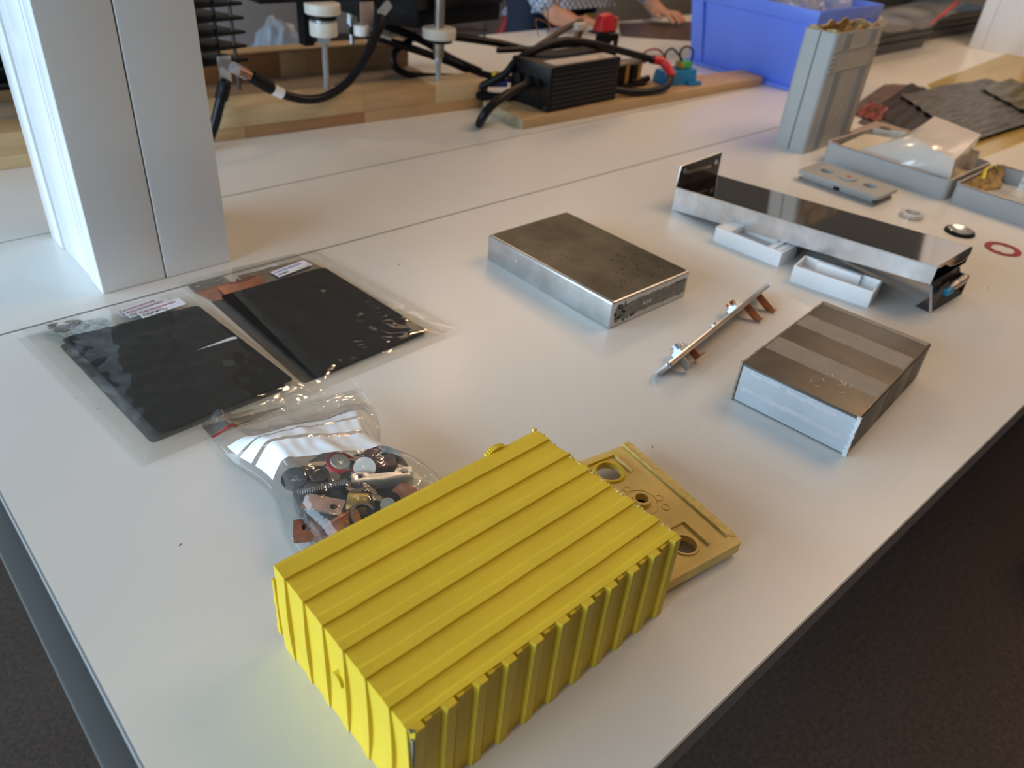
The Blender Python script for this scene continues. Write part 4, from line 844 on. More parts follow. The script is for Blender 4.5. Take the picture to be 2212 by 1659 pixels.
# ------------------------------------------------------------------ black plate stack on threaded rods
st = thing('black_plate_stack', 'stack of black plates on threaded rods standing in the wooden frame', 'plate stack', (.75, 1.52, .058))
for k in range(10):
    z = .112 + k * .0247
    B().plate([(.10, 1.50), (.60, 1.485), (.705, 1.50), (.60, 1.72), (.12, 1.74)], [], z, z + .0055).build('black_plate', black_gloss, st, world=True, bevel=.001)
B().box(.12, .57, 1.52, 1.72, .10, .35).build('plate_core', black, st, world=True)
for x, y in ((.682, 1.505), (.66, 1.53)): B().cyl((x, y, .06), (x, y, .36), .0035, 12).build('tie_rod', steel_dark, st, world=True, smooth_=True)
B().cyl((.18, 1.47, .155), (.18, 1.47, .18), .030, 32).build('insulator', nylon, st, world=True, bevel=.002)
B().cyl((.18, 1.44, .058), (.18, 1.44, .20), .0065, 16).build('threaded_rod', zinc, st, world=True, smooth_=True)
def thread(x, y, z0, z1, r): 
    n = int((z1 - z0) / .0016); b = B(); b.tube([(x, y, z0 + (z1 - z0) * k / n) for k in range(n + 1)], [r if k % 2 else r * .88 for k in range(n + 1)], 12); return b
thread(.838, 1.442, .058, .155, .0062).build('threaded_rod', zinc, st, world=True)
b = B(); b.cyl((.838, 1.442, .146), (.838, 1.442, .158), .0125, 6); b.build('hex_nut', zinc, st, world=True)
B().cyl((.838, 1.442, .160), (.838, 1.442, .186), .0268, 36).build('insulator', nylon, st, world=True, bevel=.002)
B().cyl((.838, 1.442, .1865), (.838, 1.442, .190), .022, 32).build('steel_washer', zinc, st, world=True, smooth_=True)
B().cyl((.838, 1.442, .190), (.838, 1.442, .199), .026, 32).build('black_spacer', black, st, world=True, smooth_=True)
B().cyl((.838, 1.442, .1995), (.838, 1.442, .218), .034, 40).build('insulator_flange', nylon, st, world=True, bevel=.002)
B().box(.815, .835, 1.475, 1.50, .135, .215).build('black_bracket', black, st, world=True)
thread(1.090, 1.402, .058, .108, .0060).build('threaded_rod', zinc, st, world=True)
B().cyl((1.090, 1.402, .098), (1.090, 1.402, .106), .0085, 6).build('hex_nut', zinc, st, world=True)
B().cyl((1.090, 1.402, .106), (1.090, 1.402, .138), .0105, 20, .0125).build('coupler', nickel, st, world=True, smooth_=True)
B().cyl((1.090, 1.402, .138), (1.090, 1.402, .144), .029, 32).build('black_spacer', black, st, world=True, smooth_=True)
B().cyl((1.090, 1.402, .1445), (1.090, 1.402, .165), .0355, 40).build('insulator_flange', nylon, st, world=True, bevel=.002)
B().cyl((1.090, 1.402, .165), (1.090, 1.402, .40), .0105, 18).build('upright_rod', nickel, st, world=True, smooth_=True)
B().plate([(1.00, 1.50), (1.055, 1.43), (1.30, 1.45), (1.30, 1.70), (1.0, 1.70)], [], .160, .196).build('black_block', black, st, world=True, bevel=.001)
B().plate([(.99, 1.50), (1.045, 1.42), (1.14, 1.42), (1.30, 1.44), (1.30, 1.70), (1.0, 1.70)], [], .1975, .36).build('black_block', black_gloss, st, world=True, bevel=.001)
for z in (.100, .131, .159): B().plate([(1.14, 1.66), (1.398, 1.60), (1.40, 1.66), (1.20, 1.74)], [], z, z + .0028).build('thin_plate', mat('brown_tinted_plate', (.07, .04, .025), .25), st, world=True)
B().cyl((1.397, 1.61, .075), (1.397, 1.61, .40), .0030, 10).build('tie_rod', steel_dark, st, world=True)
B().plate([(.72, 1.46), (1.06, 1.44), (1.06, 1.50), (.72, 1.52)], [], .2185, .232).build('mounting_bar', black, st, world=True)
thread(1.075, 1.72, .07, .155, .0055).build('threaded_rod', zinc, st, world=True)
B().cyl((1.075, 1.72, .115), (1.075, 1.72, .128), .010, 6).build('hex_nut', zinc, st, world=True)
B().cyl((1.075, 1.72, .128), (1.075, 1.72, .24), .009, 16).build('spacer_sleeve', nylon, st, world=True, smooth_=True)
def lug(x, y, z, rot, parent):
    M_ = Matrix.Translation((x, y, z)) @ rot; b = B(); b.plate([(-.010, -.012), (.010, -.012), (.010, .010), (.006, .014), (-.006, .014), (-.010, .010)], [circ(0, .003, .0042, 14)], -.0012, .0012, M_); b.build('cable_lug', zinc, parent, world=True)
    b = B(); b.cyl(M_ @ Vector((0, .003, .0012)), M_ @ Vector((0, .003, .006)), .007, 6); b.build('lug_bolt', zinc, parent, world=True)
RL = Matrix.Rotation(math.radians(70), 4, 'X')
B().box(.600, .625, 1.400, 1.402, .128, .150, Matrix.Identity(4)).build('terminal_angle', alu_bright, st, world=True)
B().box(.900, .930, 1.405, 1.408, .180, .222).build('terminal_angle', mat('pinkish_tab', (.45, .36, .31), .4, .4), st, world=True)
B().cyl((.905, 1.412, .162), (.905, 1.412, .180), .0155, 24).build('insulator', white_pl, st, world=True, smooth_=True)

# ------------------------------------------------------------------ cables
ca_ = thing('black_battery_cable', 'thick black cable sagging from a silver lug in front of the wooden frame', 'cable', (.78, 1.37, .05))
A = [(.648, 1.372, .118), (.672, 1.371, .101), (.690, 1.370, .090), (.712, 1.370, .078), (.750, 1.369, .067), (.790, 1.369, .067), (.832, 1.370, .082), (.866, 1.372, .107), (.899, 1.376, .143), (.926, 1.385, .178), (.940, 1.394, .196)]
B().tube(A, .0082, 14, 6).build('cable_jacket', rubber, ca_, world=True, smooth_=True)
B().tube([A[0], A[1], (.684, 1.3705, .094)], [.0112, .0112, .0095], 14, 4).build('heat_shrink', black, ca_, world=True, smooth_=True)
B().tube([(.6845, 1.3705, .0935), (.702, 1.370, .083)], .0100, 16).build('white_cable_band', white_pl, ca_, world=True, smooth_=True)
B().tube([A[-3], A[-2], A[-1]], [.0095, .011, .0105], 14, 4).build('heat_shrink', black, ca_, world=True, smooth_=True)
lr = Matrix.Rotation(math.radians(-52), 4, 'Y') @ Matrix.Rotation(math.radians(75), 4, 'X')
lm = Matrix.Translation((.630, 1.378, .128)) @ Matrix.Rotation(math.radians(32), 4, 'Y') @ RXm
B().plate(rrect(-.022, .018, -.0095, .0095, .006), [], -.0015, .0015, lm).build('cable_lug', zinc, ca_, world=True)
b = B(); b.cyl(lm @ Vector((-.009, 0, .0015)), lm @ Vector((-.009, 0, .007)), .0075, 6); b.build('lug_bolt', zinc, ca_, world=True)
B().tube([(.628, 1.378, .130), (.646, 1.372, .119)], .0075, 12).build('lug_barrel', copper_dull, ca_, world=True, smooth_=True)
lm = Matrix.Translation((.948, 1.400, .205)) @ Matrix.Rotation(math.radians(-40), 4, 'Y') @ RXm
B().plate(rrect(-.012, .022, -.009, .009, .005), [], -.0015, .0015, lm).build('cable_lug', zinc, ca_, world=True)
cb_ = thing('black_battery_cable', 'black cable dropping from the silver lug behind the large white column', 'cable', (.58, 1.36, .02))
B().tube([(.604, 1.385, .112), (.597, 1.380, .103), (.585, 1.380, .076), (.566, 1.380, .034), (.545, 1.378, .012), (.49, 1.375, .010), (.42, 1.37, .010)], .0088, 14, 5).build('cable_jacket', rubber, cb_, world=True, smooth_=True)
B().tube([(.601, 1.3845, .108), (.5885, 1.380, .084)], .0115, 14).build('heat_shrink', black, cb_, world=True, smooth_=True)
B().plate(rrect(-.010, .010, -.012, .016, .004), [], -.0012, .0012, Matrix.Translation((.607, 1.390, .120)) @ RXm).build('cable_lug', zinc, cb_, world=True)
def cable(label, pts, r=.0085, m=rubber, extra=None, name='black_cable', group=None):
    group = group or {'black_cable': 'black cables round the converter box', 'thin_wire': 'thin wires standing above the cables'}.get(name)
    t = thing(name, label, 'cable', (pts[len(pts) // 2][0], pts[len(pts) // 2][1], min(p[2] for p in pts) - r), group=group)
    B().tube(pts, r, 12, 6).build('cable_jacket', m, t, world=True, smooth_=True); return t
t = cable('lower of two black cables from the plate stack to the converter box', [(.935, 1.50, .152), (1.042, 1.48, .120), (1.165, 1.47, .078), (1.23, 1.46, .052), (1.29, 1.41, .040), (1.31, 1.35, .05)])
B().tube([(.985, 1.492, .139), (1.020, 1.485, .128)], .0098, 14).build('white_cable_band', white_pl, t, world=True, smooth_=True)
cable('upper of two black cables from the plate stack to the converter box', [(.975, 1.53, .168), (1.066, 1.52, .140), (1.142, 1.51, .108), (1.19, 1.49, .078), (1.245, 1.44, .052)])
cable('black cable looping in a ring on the wood behind the second threaded rod', [(1.10, 1.52, .114), (1.052, 1.51, .098), (1.045, 1.50, .071), (1.078, 1.50, .050), (1.130, 1.495, .041), (1.18, 1.47, .040), (1.24, 1.43, .040)], .0078)
cable('black cable rising over the converter box and arching to the red sleeve', [(1.175, 1.36, .045), (1.21, 1.32, .078), (1.23, 1.31, .104), (1.270, 1.30, .124), (1.352, 1.29, .142), (1.445, 1.28, .130), (1.565, 1.27, .102), (1.69, 1.26, .072)], .0085)
cable('black cable crossing from behind the nylon flange to the back of the converter box', [(1.115, 1.47, .139), (1.207, 1.43, .128), (1.277, 1.41, .117), (1.336, 1.40, .103), (1.42, 1.38, .090), (1.5, 1.36, .095)], .0085)
cable('thin black cable lying flat along the top of the converter box', [(1.22, 1.36, .118), (1.32, 1.34, .118), (1.45, 1.33, .118), (1.55, 1.32, .10)], .006)
t = cable('stiff black cable leaving the near end of the converter box over the board edge', [(1.222, 1.245, .075), (1.175, 1.235, .072), (1.130, 1.225, .066), (1.090, 1.222, .050), (1.072, 1.226, .030), (1.075, 1.240, .011), (1.10, 1.262, .0095)], .0092)
t = cable('black cable curling from the converter box into a red sleeved end', [(1.462, 1.225, .040), (1.53, 1.200, .032), (1.60, 1.185, .034), (1.645, 1.195, .042), (1.672, 1.220, .058), (1.672, 1.245, .076), (1.64, 1.262, .082)], .0088)
B().tube([(1.666, 1.208, .050), (1.674, 1.228, .065), (1.670, 1.248, .078), (1.648, 1.259, .082)], .0108, 14, 5).build('red_sleeve', red, t, world=True, smooth_=True)
cable('dark brown cable pointing up behind the converter box', [(1.40, 1.44, .085), (1.46, 1.44, .108), (1.52, 1.44, .130), (1.57, 1.44, .142)], .0075, mat('brown_rubber', (.05, .028, .022), .45))
cable('black cable lying along the far side of the board', [(1.46, 1.30, .045), (1.55, 1.285, .034), (1.62, 1.27, .032), (1.66, 1.275, .032)], .0085)
random.seed(14)
for k, (m_, p) in enumerate(((copper_dull, [(1.385, 1.40, .125), (1.39, 1.42, .150), (1.40, 1.43, .158), (1.425, 1.42, .150), (1.44, 1.40, .128)]), (black, [(1.425, 1.41, .125), (1.43, 1.42, .150), (1.435, 1.43, .175)]), (copper_dull, [(1.435, 1.41, .125), (1.44, 1.43, .150), (1.445, 1.44, .180)]))):
    cable(('thin copper wire hooped above the cables', 'thin black wire standing up above the cables', 'thin brown wire standing beside the black wire')[k], p, .0011, m_, name='thin_wire')
cc = thing('cable_connector_cluster', 'bundle of blue and yellow tagged connectors left of the converter box', 'connector', (1.21, 1.34, .02))
B().tube([(1.195, 1.35, .055), (1.225, 1.325, .058)], .010, 12).build('blue_sleeve', mat('navy_tape', (.03, .03, .14), .4), cc, world=True, smooth_=True)
B().box(1.195, 1.208, 1.335, 1.345, .064, .080).build('yellow_tag', kapton, cc, world=True, bevel=.001)
B().tube([(1.165, 1.37, .030), (1.20, 1.34, .024), (1.225, 1.31, .030)], .011, 12, 4).build('black_sleeve', black, cc, world=True, smooth_=True)

# ------------------------------------------------------------------ board with converter box
bd = thing('pine_board', 'pine board carrying the black finned converter box', 'board', (1.55, 1.26, 0))
B().frust([(1.156, 1.192, 0), (2.030, 1.168, 0), (2.045, 1.25, 0), (1.167, 1.336, 0)], [(1.156, 1.192, .022), (2.030, 1.168, .022), (2.045, 1.25, .022), (1.167, 1.336, .022)]).build('board_plank', wood_o, bd, world=True, bevel=.002)
B().frust([(1.1545, 1.193, .0005), (1.1562, 1.193, .0005), (1.1672, 1.335, .0005), (1.1655, 1.335, .0005)], [(1.1545, 1.193, .0215), (1.1562, 1.193, .0215), (1.1672, 1.335, .0215), (1.1655, 1.335, .0215)]).build('sawn_end', endgrain, bd, world=True)
cv = thing('black_converter_box', 'black finned aluminium converter box lying on the pine board', 'converter', (1.345, 1.262, .0222), 1.5)
bx, by, bh = .113, .060, .094
B().box(-bx, bx, -by, by, 0, bh).build('housing', black, cv, bevel=.003)
for k in range(8): B().box(-bx + .004, bx - .004, -by - .0022, -by + .001, .010 + k * .0095, .0145 + k * .0095).build('cooling_fin', black_gloss, cv)
B().box(-bx - .003, -bx + .001, -by + .001, by - .001, .002, bh - .002).build('end_plate', black_gloss, cv, bevel=.001)
for y in (-by + .008, by - .008):
    for z in (.009, bh - .009): B().cyl((-bx - .0045, y, z), (-bx - .002, y, z), .0035, 12).build('screw', steel_dark, cv)
for y in (-.03, 0, .03): B().cyl((-bx - .012, y, .055), (-bx - .003, y, .055), .010, 16).build('cable_gland', rubber, cv, smooth_=True)
B().plate(rrect(-bx + .02, bx - .008, -.050, -.012, .002), [], bh, bh + .0005).build('type_label', mat('worn_silver_label', (.62, .55, .50), .5, noise_amt=.4, scale=60), cv)
B().box(-bx + .02, bx - .008, -.0585, -.0525, bh, bh + .0006).build('edge_strip', mat('dark_bronze', (.12, .08, .07), .4), cv)
hs = thing('gold_black_heatsink', 'black and gold cooling block between converter box and blue module', 'heatsink', (1.56, 1.285, .0222), -3)
for k in range(6): B().box(-.065 + k * .022, -.065 + k * .022 + .012, -.018, .018, 0, .052).build('cooling_block', gold if k % 2 else black, hs, bevel=.001)
B().box(-.07, .07, -.019, .019, .0525, .058).build('top_bar', nickel, hs, bevel=.001)
B().box(-.070, .070, -.026, -.0185, 0, .010).build('foot', black, hs)
bm_ = thing('blue_relay_module', 'bright blue plastic module with green plug on the end of the board', 'electric module', (1.735, 1.242, .0222), -12)
B().frust([(-.055, -.028, 0), (.045, -.028, 0), (.045, .03, 0), (-.055, .03, 0)], [(-.050, -.024, .030), (.042, -.024, .036), (.042, .028, .036), (-.050, .028, .030)]).build('module_body', cyan, bm_, bevel=.002)
B().box(.012, .052, -.040, -.0285, 0, .010).build('mounting_foot', cyan, bm_, bevel=.001)
B().box(.008, .034, -.012, .014, .0362, .052).build('green_plug', green, bm_, bevel=.001)
B().box(.000, .007, -.012, .014, .0362, .050).build('plug_side', gold, bm_)
for k, (m_, p) in enumerate(((black, [(1.745, 1.245, .072), (1.745, 1.252, .095), (1.765, 1.25, .105), (1.782, 1.24, .095), (1.775, 1.235, .070)]), (black, [(1.755, 1.245, .072), (1.735, 1.27, .098), (1.715, 1.275, .085), (1.72, 1.265, .060)]), (darkred, [(1.62, 1.29, .070), (1.67, 1.30, .092), (1.71, 1.29, .092), (1.72, 1.27, .065)]))):
    cable(('thin black wire arching out of the green plug', 'thin black wire bending down behind the green plug', 'thin red wire arching over to the blue module')[k], p, .0024, m_, name='thin_wire')
rb = thing('black_bracket', 'black angle bracket with a round hole standing behind the converter box', 'bracket', (1.565, 1.35, .0))
EMb = Matrix.Translation((1.570, 1.352, .0)) @ Matrix.Rotation(math.radians(-6), 4, 'Z') @ RXm
B().plate([(-.034, .0), (.038, .0), (.038, .128), (-.034, .128)], [circ(.020, .104, .008, 18)], -.003, .003, EMb).build('bracket_plate', black, rb, world=True)
B().box(1.538, 1.604, 1.353, 1.385, .1285, .133).build('bracket_shelf', navy, rb, world=True)
rc = thing('red_clamp', 'bright red moulded clamp on top of the black bracket', 'clamp', (1.570, 1.365, .1335))
B().frust([(-.026, -.016, 0), (.030, -.016, 0), (.030, .016, 0), (-.026, .016, 0)], [(-.018, -.010, .036), (.016, -.010, .040), (.016, .012, .040), (-.018, .012, .036)]).build('clamp_body', red, rc, bevel=.004, seg=3)
B().cyl((.036, -.004, .002), (.036, -.004, .030), .0065, 16).build('amber_pin', mat('amber', (.55, .16, .03), .4), rc, smooth_=True)
bc = thing('beige_connector', 'small beige multi-wire connector left of the red clamp', 'connector', (1.525, 1.40, .10))
B().box(-.018, .014, -.008, .008, .032, .048).build('connector_body', nylon, bc, bevel=.001)
for k in range(4): B().tube([(-.014 + k * .008, 0, .032), (-.018 + k * .007, .002, .010), (-.025 + k * .010, .006, -.014)], .0022, 8, 4).build('wire', (copper_dull, gold, black, darkred)[k], bc, smooth_=True)

# ------------------------------------------------------------------ blue bin
bn_ = thing('blue_storage_bin', 'large blue plastic storage bin with ribbed corners and loose clear bags inside', 'bin', (2.21, 1.255, 0))
bx0, bx1, by0, by1, bz = 2.035, 2.385, 1.058, 1.462, .205
ins = .030
def ringf(b, x0, x1, y0, y1, z0, X0_, X1_, Y0_, Y1_, z1, t_):
    o1 = [(x0, y0), (x1, y0), (x1, y1), (x0, y1)]; o2 = [(X0_, Y0_), (X1_, Y0_), (X1_, Y1_), (X0_, Y1_)]
    i1 = [(x0 + t_, y0 + t_), (x1 - t_, y0 + t_), (x1 - t_, y1 - t_), (x0 + t_, y1 - t_)]; i2 = [(X0_ + t_, Y0_ + t_), (X1_ - t_, Y0_ + t_), (X1_ - t_, Y1_ - t_), (X0_ + t_, Y1_ - t_)]
    mk = lambda L, z: [b.bm.verts.new((*p, z)) for p in L]
    A, D, E, F = mk(o1, z0), mk(o2, z1), mk(i1, z0), mk(i2, z1)
    for k in range(4):
        j = (k + 1) % 4
        b.bm.faces.new((A[k], A[j], D[j], D[k])); b.bm.faces.new((E[k], F[k], F[j], E[j])); b.bm.faces.new((D[k], D[j], F[j], F[k])); b.bm.faces.new((A[k], E[k], E[j], A[j]))
b = B(); ringf(b, bx0 + ins, bx1 - ins, by0 + ins, by1 - ins, .004, bx0 + .012, bx1 - .012, by0 + .012, by1 - .012, bz - .001, .003); b.box(bx0 + ins, bx1 - ins, by0 + ins, by1 - ins, 0, .004); b.build('bin_walls', blue_bin, bn_, world=True)
b = B(); ringf(b, bx0 + .002, bx1 - .002, by0 + .002, by1 - .002, bz - .034, bx0, bx1, by0, by1, bz, .006); b.build('bin_rim', blue_bin, bn_, world=True, bevel=.002)
b = B(); ringf(b, bx0 + .010, bx1 - .010, by0 + .010, by1 - .010, bz - .036, bx0 + .004, bx1 - .004, by0 + .004, by1 - .004, bz - .033, .004); b.build('rim_lip', blue_bin, bn_, world=True)
def post(x, y, sx, sy):
    b = B(); w_ = .040; q = ins - .004
    b.frust([(x + sx * q, y + sy * q, 0), (x + sx * (q + w_ * (sx != 0)), y + sy * q, 0), (x + sx * (q + w_), y + sy * (q + w_), 0), (x + sx * q, y + sy * (q + w_), 0)],
            [(x + sx * .004, y + sy * .004, bz - .034), (x + sx * (.004 + w_), y + sy * .004, bz - .034), (x + sx * (.012 + w_), y + sy * (.012 + w_), bz - .034), (x + sx * .004, y + sy * (.004 + w_), bz - .034)])
    return b
for x, y, sx, sy in ((bx0, by0, 1, 1), (bx0, by1, 1, -1), (bx1, by0, -1, 1), (bx1, by1, -1, -1)): post(x, y, sx, sy).build('corner_post', blue_bin, bn_, world=True)
b = B(); b.box(bx0 + .012, bx1 - .012, by0 + .012, by1 - .012, .0, .010); b.build('base_rim', blue_bin, bn_, world=True, bevel=.002)
for k, (x, y, s, sd) in enumerate(((2.135, 1.36, .07, 1), (2.29, 1.345, .07, 2), (2.15, 1.19, .075, 3), (2.29, 1.17, .07, 4))):
    t = thing('loose_clear_bag', ('crumpled clear bag at the far left inside the blue bin', 'crumpled clear bag at the far right inside the blue bin', 'crumpled clear bag in the middle of the blue bin', 'crumpled clear bag at the near right corner of the blue bin')[k], 'plastic bag', (x, y, .06), group='clear bags in the blue bin')
    b = B(); bmesh.ops.create_icosphere(b.bm, subdivisions=4, radius=1)
    for v in b.bm.verts:
        d = 1 + .35 * noise.noise(v.co * 1.6 + Vector((sd * 3, 0, 0))) + .2 * noise.noise(v.co * 4 + Vector((0, sd, 0))); v.co = Vector((v.co.x * s * d * .85, v.co.y * s * d, (v.co.z * .085 * d + .085)))
    b.build('bag_film', bagfilm2, t, smooth_=True, angle=40)

# ------------------------------------------------------------------ grey crates at the right with a zip bag
def crate(label, x0, x1, y0, y1, h, inner):
    t = thing('grey_stacking_crate', label, 'crate', ((x0 + x1) / 2, (y0 + y1) / 2, 0))
    b = B(); ringf(b, x0 + .01, x1 - .01, y0 + .01, y1 - .01, .003, x0, x1, y0, y1, h, .006); b.box(x0 + .01, x1 - .01, y0 + .01, y1 - .01, 0, .003); b.build('crate_walls', crate_m, t, world=True)
    for z in (h * .35, h * .62): 
        b = B(); ringf(b, x0 - .002, x1 + .002, y0 - .002, y1 + .002, z, x0 - .004, x1 + .004, y0 - .004, y1 + .004, z + .005, .008); b.build('crate_band', crate_m, t, world=True)
    b = B(); ringf(b, x0 - .006, x1 + .006, y0 - .006, y1 + .006, h - .008, x0 - .006, x1 + .006, y0 - .006, y1 + .006, h, .012); b.build('crate_rim', crate_m, t, world=True)
    B().box(x0 + .02, x1 - .02, y0 + .02, y1 - .02, .004, inner).build('crate_contents', crate_in, t, world=True)
    return t
c1_ = crate('dark grey stacking crate behind the tall grey case, under the zip bag', 2.55, 3.16, 1.205, 1.56, .088, .04)
B().box(3.150, 3.156, 1.22, 1.55, .03, .098).build('inner_board', crate_in, c1_, world=True)
c2_ = crate('second dark grey stacking crate next to the right column', 3.20, 3.85, 1.26, 1.60, .085, .05)
mb = thing('maroon_box', 'dark maroon box standing behind the grey crates', 'box', (3.45, 1.78, 0)); B().box(-.75, .45, -.08, .08, 0, .13).build('box_body', maroon, mb, bevel=.003); B().box(-.75, .45, -.082, .082, .1305, .136).build('box_lid', maroon, mb)
zb = thing('red_edged_zip_bag', 'clear zip bag with red edge strip draped over the grey crates', 'plastic bag', (2.95, 1.25, .09))
ZC = [(2.60, 1.40), (3.74, 1.32), (2.84, 1.09), (2.58, 1.12)]
zf = lambda u, v, dz=0: (*bilin(ZC, u, v), .112 + .018 * math.sin(PI * u) * math.sin(PI * v) + .010 * nz(u * 4, v * 4, 1, 3) - .02 * max(0, v - .8) + dz)
B().grid(lambda u, v: zf(u, v), 40, 30).build('bag_film', bagfilm2, zb, world=True, smooth_=True)
B().grid(lambda a, c: zf(.90 + .05 * c, .05 + .9 * a, .002), 30, 3).build('red_zip_strip', mat('red_zip', (.50, .07, .08), .4), zb, world=True)
pk = thing('white_paper_bundle', 'crumpled white and cream paper bundle at the left end of the zip bag', 'paper', (2.68, 1.26, .089))
b = B(); bmesh.ops.create_icosphere(b.bm, subdivisions=3, radius=1)
for v in b.bm.verts: d = 1 + .4 * noise.noise(v.co * 1.8); v.co = Vector((v.co.x * .10 * d, v.co.y * .075 * d, v.co.z * .022 * d + .024))
b.build('paper_wad', mat('cream_paper', (.70, .66, .58), .6, noise_amt=.3, scale=12), pk)

# dark plate on the far table, in front of the person
B().plate([(2.13, 1.775), (2.29, 1.925), (2.62, 1.84), (2.36, 1.60)], [], .0005, .004).build('dark_brown_plate', mat('dark_brown_sheet', (.10, .055, .045), .3, noise_amt=.4, scale=6), None, label='flat dark brown sheet on the far table between hands and blue bin', cat='sheet')

# ------------------------------------------------------------------ person
def skinbody(name, verts, edges, radii, m, parent, sub=2, root=0, world=True):
    me = bpy.data.meshes.new(name); me.from_pydata([tuple(v) for v in verts], edges, []); o = bpy.data.objects.new(name, me); C.objects.link(o)
    md = o.modifiers.new('s', 'SKIN'); sv = me.skin_vertices[0].data
    for i, r in enumerate(radii): sv[i].radius = r if isinstance(r, tuple) else (r, r); sv[i].use_root = (i == root)
    md.use_smooth_shade = True
    s = o.modifiers.new('u', 'SUBSURF'); s.levels = sub; s.render_levels = sub
    dg = bpy.context.evaluated_depsgraph_get(); m2 = bpy.data.meshes.new_from_object(o.evaluated_get(dg)); bpy.data.objects.remove(o)
    m2.materials.clear(); m2.materials.append(m)
    o = bpy.data.objects.new(name, m2); C.objects.link(o)
    if parent is not None:
        o.parent = parent; m2.transform(Matrix.Translation(-Vector(parent.location)))
    return o
pe = thing('person', 'person in a blue and white checked shirt leaning with both hands on the far table', 'person', (2.30, 2.28, -TZ))
V = {}
def v(n, *c): V[n] = Vector(c)
v('pelvis', 2.30, 2.27, .14); v('belly', 2.29, 2.21, .25); v('chest', 2.28, 2.14, .42); v('neckb', 2.27, 2.09, .56); v('neck', 2.27, 2.05, .62); v('headc', 2.26, 2.00, .70); v('headt', 2.26, 2.01, .80)
v('shR', 2.09, 2.10, .53); v('elR', 1.93, 2.09, .27); v('wrR', 1.945, 1.915, .052); v('haR', 1.985, 1.878, .036)
v('shL', 2.46, 2.12, .53); v('elL', 2.56, 2.12, .26); v('wrL', 2.475, 1.945, .050); v('haL', 2.470, 1.90, .032)
v('hipR', 2.20, 2.28, .08); v('knR', 2.18, 2.27, -.26); v('anR', 2.17, 2.32, -.65); v('toR', 2.16, 2.20, -.70)
v('hipL', 2.40, 2.28, .08); v('knL', 2.41, 2.27, -.26); v('anL', 2.42, 2.32, -.65); v('toL', 2.43, 2.20, -.70)
names = list(V)
ed = [('pelvis', 'belly'), ('belly', 'chest'), ('chest', 'neckb'), ('neckb', 'neck'), ('neck', 'headc'), ('headc', 'headt'), ('chest', 'shR'), ('shR', 'elR'), ('elR', 'wrR'), ('wrR', 'haR'), ('chest', 'shL'), ('shL', 'elL'), ('elL', 'wrL'), ('wrL', 'haL'),
      ('pelvis', 'hipR'), ('hipR', 'knR'), ('knR', 'anR'), ('anR', 'toR'), ('pelvis', 'hipL'), ('hipL', 'knL'), ('knL', 'anL'), ('anL', 'toL')]
rad = dict(pelvis=(.13, .10), belly=(.14, .12), chest=(.14, .11), neckb=.07, neck=.052, headc=.082, headt=.062, shR=.058, elR=.042, wrR=(.030, .024), haR=(.040, .017), shL=.058, elL=.042, wrL=(.030, .024), haL=(.040, .017),
           hipR=.085, knR=.058, anR=.038, toR=.036, hipL=.085, knL=.058, anL=.038, toL=.036)
vl = [V[n] for n in names]; el = [(names.index(a), names.index(b_)) for a, b_ in ed]; rl = [rad[n] for n in names]
def finger(base, d1, d2, d3, r):
    i = len(vl); p = Vector(base); vl.append(p); rl.append(r)
    for d in (d1, d2, d3): p = p + Vector(d); vl.append(p); rl.append(r * .88 if d is not d3 else r * .72); el.append((len(vl) - 2, len(vl) - 1))
    return i
for (hn, dirx, spread) in (('haR', Vector((.86, -.45, 0)).normalized(), 1), ('haL', Vector((-.02, -1, 0)).normalized(), -1)):
    side = Vector((-dirx.y, dirx.x, 0)); h = V[hn]; hi = names.index(hn)
    for k, ln in enumerate((.062, .076, .082, .074)):
        off_ = side * (k - 1.5) * .0185 * spread; b0 = h + dirx * .034 + off_ + Vector((0, 0, .002)); sp_ = dirx + side * (k - 1.5) * .10 * spread; sp_.normalize()
        i = finger(b0, sp_ * ln * .48 + Vector((0, 0, .004)), sp_ * ln * .32 + Vector((0, 0, -.012)), sp_ * ln * .22 + Vector((0, 0, -.010)), .0092)
        el.append((hi, i))
    i = finger(h + side * .030 * spread + dirx * .0, (side * .55 * spread + dirx * .6) * .028, (side * .25 * spread + dirx * .8) * .028, (dirx * .9) * .022 + Vector((0, 0, -.006)), .0105); el.append((hi, i))
body = skinbody('body', vl, el, rl, skin, pe, 2)
tl = [V[n] for n in ('pelvis', 'belly', 'chest', 'neckb', 'shR', 'elR', 'shL', 'elL')]
wr = V['wrR'].lerp(V['elR'], .02); wl_ = V['wrL'].lerp(V['elL'], .02); hem = Vector((2.30, 2.245, .03))
skinbody('shirt', tl + [wr.lerp(V['elR'], .25), wl_.lerp(V['elL'], .25), hem, wr, wl_], [(0, 1), (1, 2), (2, 3), (2, 4), (4, 5), (2, 6), (6, 7), (5, 8), (7, 9), (0, 10), (8, 11), (9, 12)], [(.165, .145), (.175, .16), (.17, .135), .078, .078, .070, .078, .070, .060, .060, (.165, .15), .050, .050], shirt_m, pe, 2)
skinbody('trousers', [V['pelvis'], V['hipR'], V['knR'], V['anR'] + Vector((0, 0, .03)), V['hipL'], V['knL'], V['anL'] + Vector((0, 0, .03))], [(0, 1), (1, 2), (2, 3), (0, 4), (4, 5), (5, 6)], [(.15, .125), .105, .078, .060, .105, .078, .060], navy, pe, 2)
for n in ('R', 'L'): skinbody('shoe', [V['an' + n] + Vector((0, .03, -.045)), V['to' + n] + Vector((0, .03, 0)), V['to' + n] + Vector((0, -.05, -.005))], [(0, 1), (1, 2)], [.044, .042, .036], shoe_m, pe, 2)
skinbody('hair', [Vector((2.26, 2.05, .70)), Vector((2.26, 2.055, .78)), Vector((2.26, 2.00, .835))], [(0, 1), (1, 2)], [.072, .075, .05], hair_m, pe, 2)
